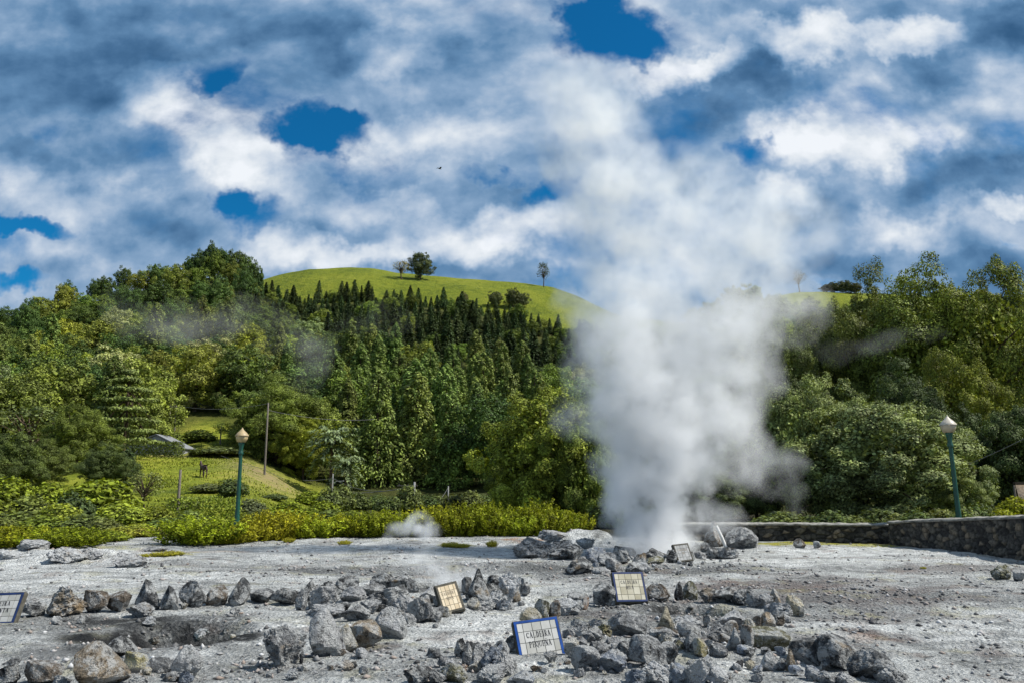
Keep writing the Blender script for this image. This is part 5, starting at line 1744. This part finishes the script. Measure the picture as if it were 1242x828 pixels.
def steam(name, blobs, label, dens, nscale, thr=.22, group=None):
    """blobs: (px, py, rx px, ry px, Y, weight) -> ellipsoids of rising vapour"""
    c0 = at(blobs[0][0], blobs[0][1], blobs[0][4])
    org = Vector((c0.x, c0.y, 0))
    m, t = new_mat(name)
    co = t.n('ShaderNodeTexCoord').outputs['Object']
    wn = t.noise(co, nscale * .55, 2, .55, out=1)
    warp = t.vec('SCALE', t.vec('SUBTRACT', wn, (.5, .5, .5)), 1.5 / nscale)
    pw = t.vec('ADD', co, warp)
    tot = None
    bm = bmesh.new()
    for px, py, rx, ry, Y, w in blobs:
        k = ppm(Y)
        c = at(px, py, Y) - org
        r = (rx / k, rx / k * .85, ry / k)
        nd = t.n('ShaderNodeVectorMath', operation='MULTIPLY_ADD', ins={0: pw, 1: (1 / r[0], 1 / r[1], 1 / r[2]), 2: (-c[0] / r[0], -c[1] / r[1], -c[2] / r[2])})
        dd = t.vec('DOT_PRODUCT', nd.outputs[0], nd.outputs[0], out=1)
        f = t.math('MAXIMUM', t.math('MULTIPLY_ADD', dd, -w * 1.3, w * 1.3), 0.0)
        f = t.math('MINIMUM', f, w)
        tot = f if tot is None else t.math('ADD', tot, f)
        g = bmesh.ops.create_icosphere(bm, subdivisions=2, radius=1.0)
        pad = .45 / nscale
        bmesh.ops.transform(bm, matrix=Matrix.Translation(c) @ Matrix.Diagonal((r[0] + pad, r[1] + pad, r[2] + pad, 1)), verts=g['verts'])
    n = t.noise(co, nscale * 1.25, 5, .64, 0.0)
    d = t.math('MULTIPLY', t.math('MULTIPLY', tot, t.mrange(n, .36, .66, .0, 2.1, smooth=False)), dens)
    d = t.math('MAXIMUM', t.math('SUBTRACT', d, thr * dens * .35), 0.0)
    sc = t.n('ShaderNodeVolumePrincipled')
    t.set(sc, 'Color', (.98, .99, 1.0, 1))
    t.set(sc, 'Anisotropy', 0.0)
    t.set(sc, 'Density', d)
    out = t.n('ShaderNodeOutputMaterial')
    t.t.links.new(sc.outputs[0], out.inputs['Volume'])
    me = bm_mesh(name, bm, m)
    o = part(name, me)
    o.location = org
    rm = o.modifiers.new('join', 'REMESH')
    rm.mode = 'VOXEL'
    rm.voxel_size = max(.12, .35 / nscale)
    tag(o, label, 'steam', group, 'stuff')
    return o


steam('steam_plume', [
    (788, 664, 62, 24, 24.6, 3.0), (784, 622, 66, 50, 24.8, 3.0), (792, 565, 82, 58, 25, 2.0), (808, 505, 106, 70, 25.2, 1.15), (768, 440, 100, 74, 25.4, .85), (860, 445, 100, 84, 25.6, .62),
    (750, 365, 86, 80, 25.6, .58), (830, 375, 108, 80, 25.8, .42), (925, 365, 90, 80, 26, .34), (742, 280, 82, 84, 26, .38), (850, 275, 125, 62, 26.2, .27), (945, 280, 88, 72, 26.2, .24), (722, 190, 90, 90, 26.3, .36), (715, 118, 80, 54, 26.5, .34), (800, 222, 104, 52, 26.3, .28),
    (880, 550, 66, 56, 26, .34), (860, 628, 52, 26, 26, .45), (935, 585, 40, 24, 26.5, .16), (700, 505, 48, 34, 25.6, .25)],
    'great white column of steam rising from the main vent into the clouds', .95, .75, .16)
steam('steam_wisp', [(512, 640, 26, 20, 29, .9), (495, 645, 34, 12, 29, .7)], 'small grey puff of steam in front of the heath hedge', 1.3, 1.4)
steam('steam_wisp', [(530, 700, 40, 16, 16.5, .9), (560, 705, 30, 22, 16.3, .8), (520, 682, 46, 18, 16.8, .5), (575, 690, 26, 20, 16.2, .4)], 'thin steam hanging over the crater behind the tilted sign', 1.0, 1.8)
steam('steam_wisp', [(215, 385, 70, 34, 95, .5), (170, 372, 40, 20, 95, .3), (290, 380, 70, 30, 95, .4), (250, 400, 60, 24, 95, .35)], 'bluish wisp of steam drifting before the upper left forest', .036, .14, .35)
steam('steam_wisp', [(372, 440, 40, 56, 92, .6), (345, 395, 40, 40, 92, .4), (470, 385, 34, 30, 92, .35), (415, 390, 40, 25, 92, .3)], 'faint wisp of steam drifting above the large pale tree', .036, .15, .35)
steam('steam_wisp', [(1060, 405, 50, 22, 60, .5), (1110, 400, 60, 18, 60, .3), (1010, 410, 40, 26, 60, .4)], 'faint wisp of steam before the right dark trees', .026, .22, .3)
steam('steam_wisp', [(945, 560, 40, 30, 32, .5), (960, 600, 30, 24, 32, .35), (690, 505, 26, 20, 30, .5)], 'thin steam curling before the grey-green trees', .35, .9)
steam('steam_wisp', [(60, 806, 60, 22, 8.9, .5), (225, 800, 40, 22, 8.9, .6), (150, 812, 60, 14, 8.8, .3)], 'thin ground steam over the lower left stones', .55, 2.5)

# ------------------------------------------------------------------ sky and sun
SUN_EL, SUN_AZ = R(52), R(96)          # azimuth measured from +Y (away from the camera) towards +X
sd = Vector((math.sin(SUN_AZ) * math.cos(SUN_EL), math.cos(SUN_AZ) * math.cos(SUN_EL), math.sin(SUN_EL)))
sl = bpy.data.lights.new('sun', 'SUN')
sl.energy = 5.0
sl.angle = R(0.55)
sl.color = (1.0, .955, .88)
so = bpy.data.objects.new('sun', sl)
COL.objects.link(so)
so.rotation_euler = (-sd).to_track_quat('-Z', 'Y').to_euler()
so.location = (0, 0, 60)

w = bpy.data.worlds.new('World')
scene.world = w
w.cycles.sampling_method = 'NONE'
w.use_nodes = True
t = NT(w.node_tree)
sky = t.n('ShaderNodeTexSky', sky_type='NISHITA')
sky.sun_disc = False
sky.sun_elevation = SUN_EL
sky.sun_rotation = SUN_AZ
sky.air_density = 1.0
sky.dust_density = .3
sky.ozone_density = 2.0
skyc = t.vec('MULTIPLY', sky.outputs[0], (.06, .74, 1.14))
dirv = t.n('ShaderNodeTexCoord').outputs['Generated']
sx = t.n('ShaderNodeSeparateXYZ', ins={0: dirv})
yy = t.math('MAXIMUM', t.math('ABSOLUTE', sx.outputs[1]), .12)
U = t.math('DIVIDE', sx.outputs[0], yy)
Vv = t.math('DIVIDE', sx.outputs[2], yy)
P0 = t.n('ShaderNodeCombineXYZ', ins={0: U, 1: Vv, 2: 0.0}).outputs[0]


def n2d(P, sc, det, rough, out=0):
    nd = t.n('ShaderNodeTexNoise', noise_dimensions='2D', ins={'Vector': P, 'Scale': sc, 'Detail': det, 'Roughness': rough})
    return nd.outputs[out]


half = (.5, .5, .5)
P1 = t.vec('ADD', P0, t.vec('SCALE', t.vec('SUBTRACT', n2d(P0, 7.0, 5, .62, 1), half), .12))
PS = t.vec('ADD', P0, t.vec('SCALE', t.vec('SUBTRACT', n2d(P0, 3.0, 1, .5, 1), half), .05))
PS = t.vec('MULTIPLY', PS, (1.0, 1.35, 1.0))


def lobes(lst, spread=1.5):
    tot = None
    for e in lst:
        px, py, rx, ry, a = e[:5]
        rot = e[5] if len(e) > 5 else 0
        d = ray(px, py)
        c = (d.x / d.y, d.z / d.y)
        sx_, sy_ = FPX / (rx * spread), FPX / (ry * spread)
        if rot:
            ca, sa = math.cos(R(rot)), math.sin(R(rot))
            r0 = t.vec('DOT_PRODUCT', t.vec('SUBTRACT', P1, (c[0], c[1], 0)), (ca * sx_, sa * sx_, 0), out=1)
            r1 = t.vec('DOT_PRODUCT', t.vec('SUBTRACT', P1, (c[0], c[1], 0)), (-sa * sy_, ca * sy_, 0), out=1)
            dd = t.math('MULTIPLY_ADD', r0, r0, t.math('MULTIPLY', r1, r1))
        else:
            nd = t.n('ShaderNodeVectorMath', operation='MULTIPLY_ADD', ins={0: P1, 1: (sx_, sy_, 0.0), 2: (-c[0] * sx_, -c[1] * sy_, 0.0)})
            dd = t.vec('DOT_PRODUCT', nd.outputs[0], nd.outputs[0], out=1)
        f = t.math('MAXIMUM', t.math('MULTIPLY_ADD', dd, -a * 1.25, a * 1.25), 0.0)
        tot = f if tot is None else t.math('ADD', tot, f)
    return tot


holes = lobes([(740, 38, 70, 52, 1.0), (705, 12, 40, 30, .6), (392, 165, 62, 40, .85), (372, 195, 40, 40, .5), (308, 262, 44, 34, .9), (285, 240, 30, 26, .5), (45, 275, 90, 18, .95), (12, 348, 50, 14, .9), (604, 203, 32, 18, .85),
               (666, 230, 32, 22, .95), (926, 192, 46, 30, 1.0), (850, 211, 20, 8, .5), (1232, 299, 34, 11, .9), (264, 78, 46, 28, .6, 20), (335, 25, 34, 20, .55), (70, 147, 34, 12, .4), (432, 148, 40, 20, .5), (540, 270, 18, 14, .5), (500, 288, 20, 10, .4),
               (525, 115, 30, 14, .4), (575, 212, 40, 22, .35), (760, 325, 80, 34, .45), (1020, 348, 90, 8, .5), (650, 180, 26, 40, .35)], 1.22)
bright = lobes([(195, 120, 60, 40, .42), (265, 165, 80, 40, .40, -25), (310, 200, 60, 40, .30), (470, 52, 55, 34, .38), (500, 180, 110, 24, .28, 12), (585, 283, 90, 30, .42), (430, 250, 70, 18, .24), (375, 306, 80, 20, .50), (65, 225, 80, 34, .22, -15), (120, 310, 120, 20, .18),
                (985, 45, 48, 30, .62), (810, 88, 48, 26, .62, 15), (860, 78, 50, 16, .4, 15), (1098, 42, 56, 20, .5), (975, 168, 44, 30, .48), (950, 233, 30, 18, .55), (1110, 148, 80, 34, .28), (1065, 185, 80, 26, .3, 15), (1228, 243, 40, 14, .5), (1085, 272, 50, 18, .28), (1060, 95, 60, 20, .15),
                (540, 12, 80, 30, .22), (700, 110, 80, 60, .2), (640, 270, 50, 24, .35), (1220, 90, 40, 30, .2), (450, 300, 60, 14, .2)])
dark = lobes([(60, 90, 150, 70, .30), (165, 198, 120, 30, .34, -10), (230, 22, 150, 40, .22), (880, 118, 110, 44, .42, 12), (960, 95, 60, 24, .25), (1110, 232, 150, 30, .38, 8), (1228, 40, 60, 40, .35), (1190, 205, 110, 28, .25, 8), (1110, 82, 60, 18, .28), (520, 330, 200, 18, .30), (450, 215, 60, 20, .2),
              (610, 80, 90, 40, .18), (1080, 322, 180, 20, .3), (240, 290, 120, 30, .2), (400, 40, 40, 40, .2), (1050, 10, 200, 14, .2), (60, 330, 80, 14, .12)])
def puffs(P, sc):
    v = t.n('ShaderNodeTexVoronoi', feature='F1', voronoi_dimensions='2D', ins={'Vector': P, 'Scale': sc, 'Detail': 2.5, 'Roughness': .45, 'Lacunarity': 2.3})
    return v.outputs['Distance']


na = n2d(PS, 4.0, 9, .56)
pf = puffs(PS, 9.0)
hgt0 = n2d(t.vec('ADD', PS, (3.7, 1.9, 0.0)), 4.0, 8, .52)
hgt1 = n2d(t.vec('ADD', PS, (3.71, 1.935, 0.0)), 4.0, 8, .52)
relief = t.math('SUBTRACT', hgt0, hgt1)                     # cloud lumps lit from above
cov = t.math('ADD', t.math('MULTIPLY', t.math('SUBTRACT', na, .5), 3.2), t.math('MULTIPLY', t.math('SUBTRACT', .42, pf), .25))
cov = t.math('SUBTRACT', t.math('ADD', cov, .84), t.math('MULTIPLY', holes, .86))
alpha = t.mrange(cov, -.30, .66)
br = t.math('ADD', t.math('MULTIPLY', t.math('SUBTRACT', hgt0, .5), 1.0), .545)
br = t.math('ADD', br, t.math('MULTIPLY', relief, 1.7))
br = t.math('ADD', br, t.math('MULTIPLY', t.math('SUBTRACT', .40, pf), .16))
br = t.math('ADD', br, t.math('MULTIPLY', t.math('SUBTRACT', t.math('MULTIPLY', bright, .74), t.math('MULTIPLY', dark, .66)), 1.0))
edge = t.math('MULTIPLY', t.mrange(cov, .8, .3), .08)
br = t.math('ADD', br, edge)
br = t.math('MULTIPLY_ADD', br, .74, .17)
cl = t.ramp(br, [(.0, (.03, .088, .185)), (.17, (.052, .127, .245)), (.355, (.098, .20, .345)), (.525, (.20, .305, .45)), (.70, (.37, .45, .56)), (.90, (.61, .65, .695)), (1.0, (.69, .72, .76))])
b1 = t.n('ShaderNodeBackground', ins={'Color': skyc, 'Strength': .068})
b2 = t.n('ShaderNodeBackground', ins={'Color': cl, 'Strength': 1.0})
mx = t.n('ShaderNodeMixShader', ins={0: alpha})
t.t.links.new(b1.outputs[0], mx.inputs[1])
t.t.links.new(b2.outputs[0], mx.inputs[2])
t.t.links.new(mx.outputs[0], t.n('ShaderNodeOutputWorld').inputs['Surface'])

# ------------------------------------------------------------------ render settings
scene.render.engine = 'CYCLES'
cy = scene.cycles
cy.max_bounces = 8
cy.diffuse_bounces = 3
cy.glossy_bounces = 2
cy.transmission_bounces = 4
cy.transparent_max_bounces = 8
cy.volume_bounces = 4
cy.volume_step_rate = 1.0
cy.volume_max_steps = 96
cy.use_denoising = True
cy.use_adaptive_sampling = True
cy.adaptive_threshold = 0.02
vs = scene.view_settings
vs.view_transform = 'Standard'
vs.look = 'None'
vs.exposure = 0.35
vs.gamma = 1.0
vs.use_curve_mapping = False
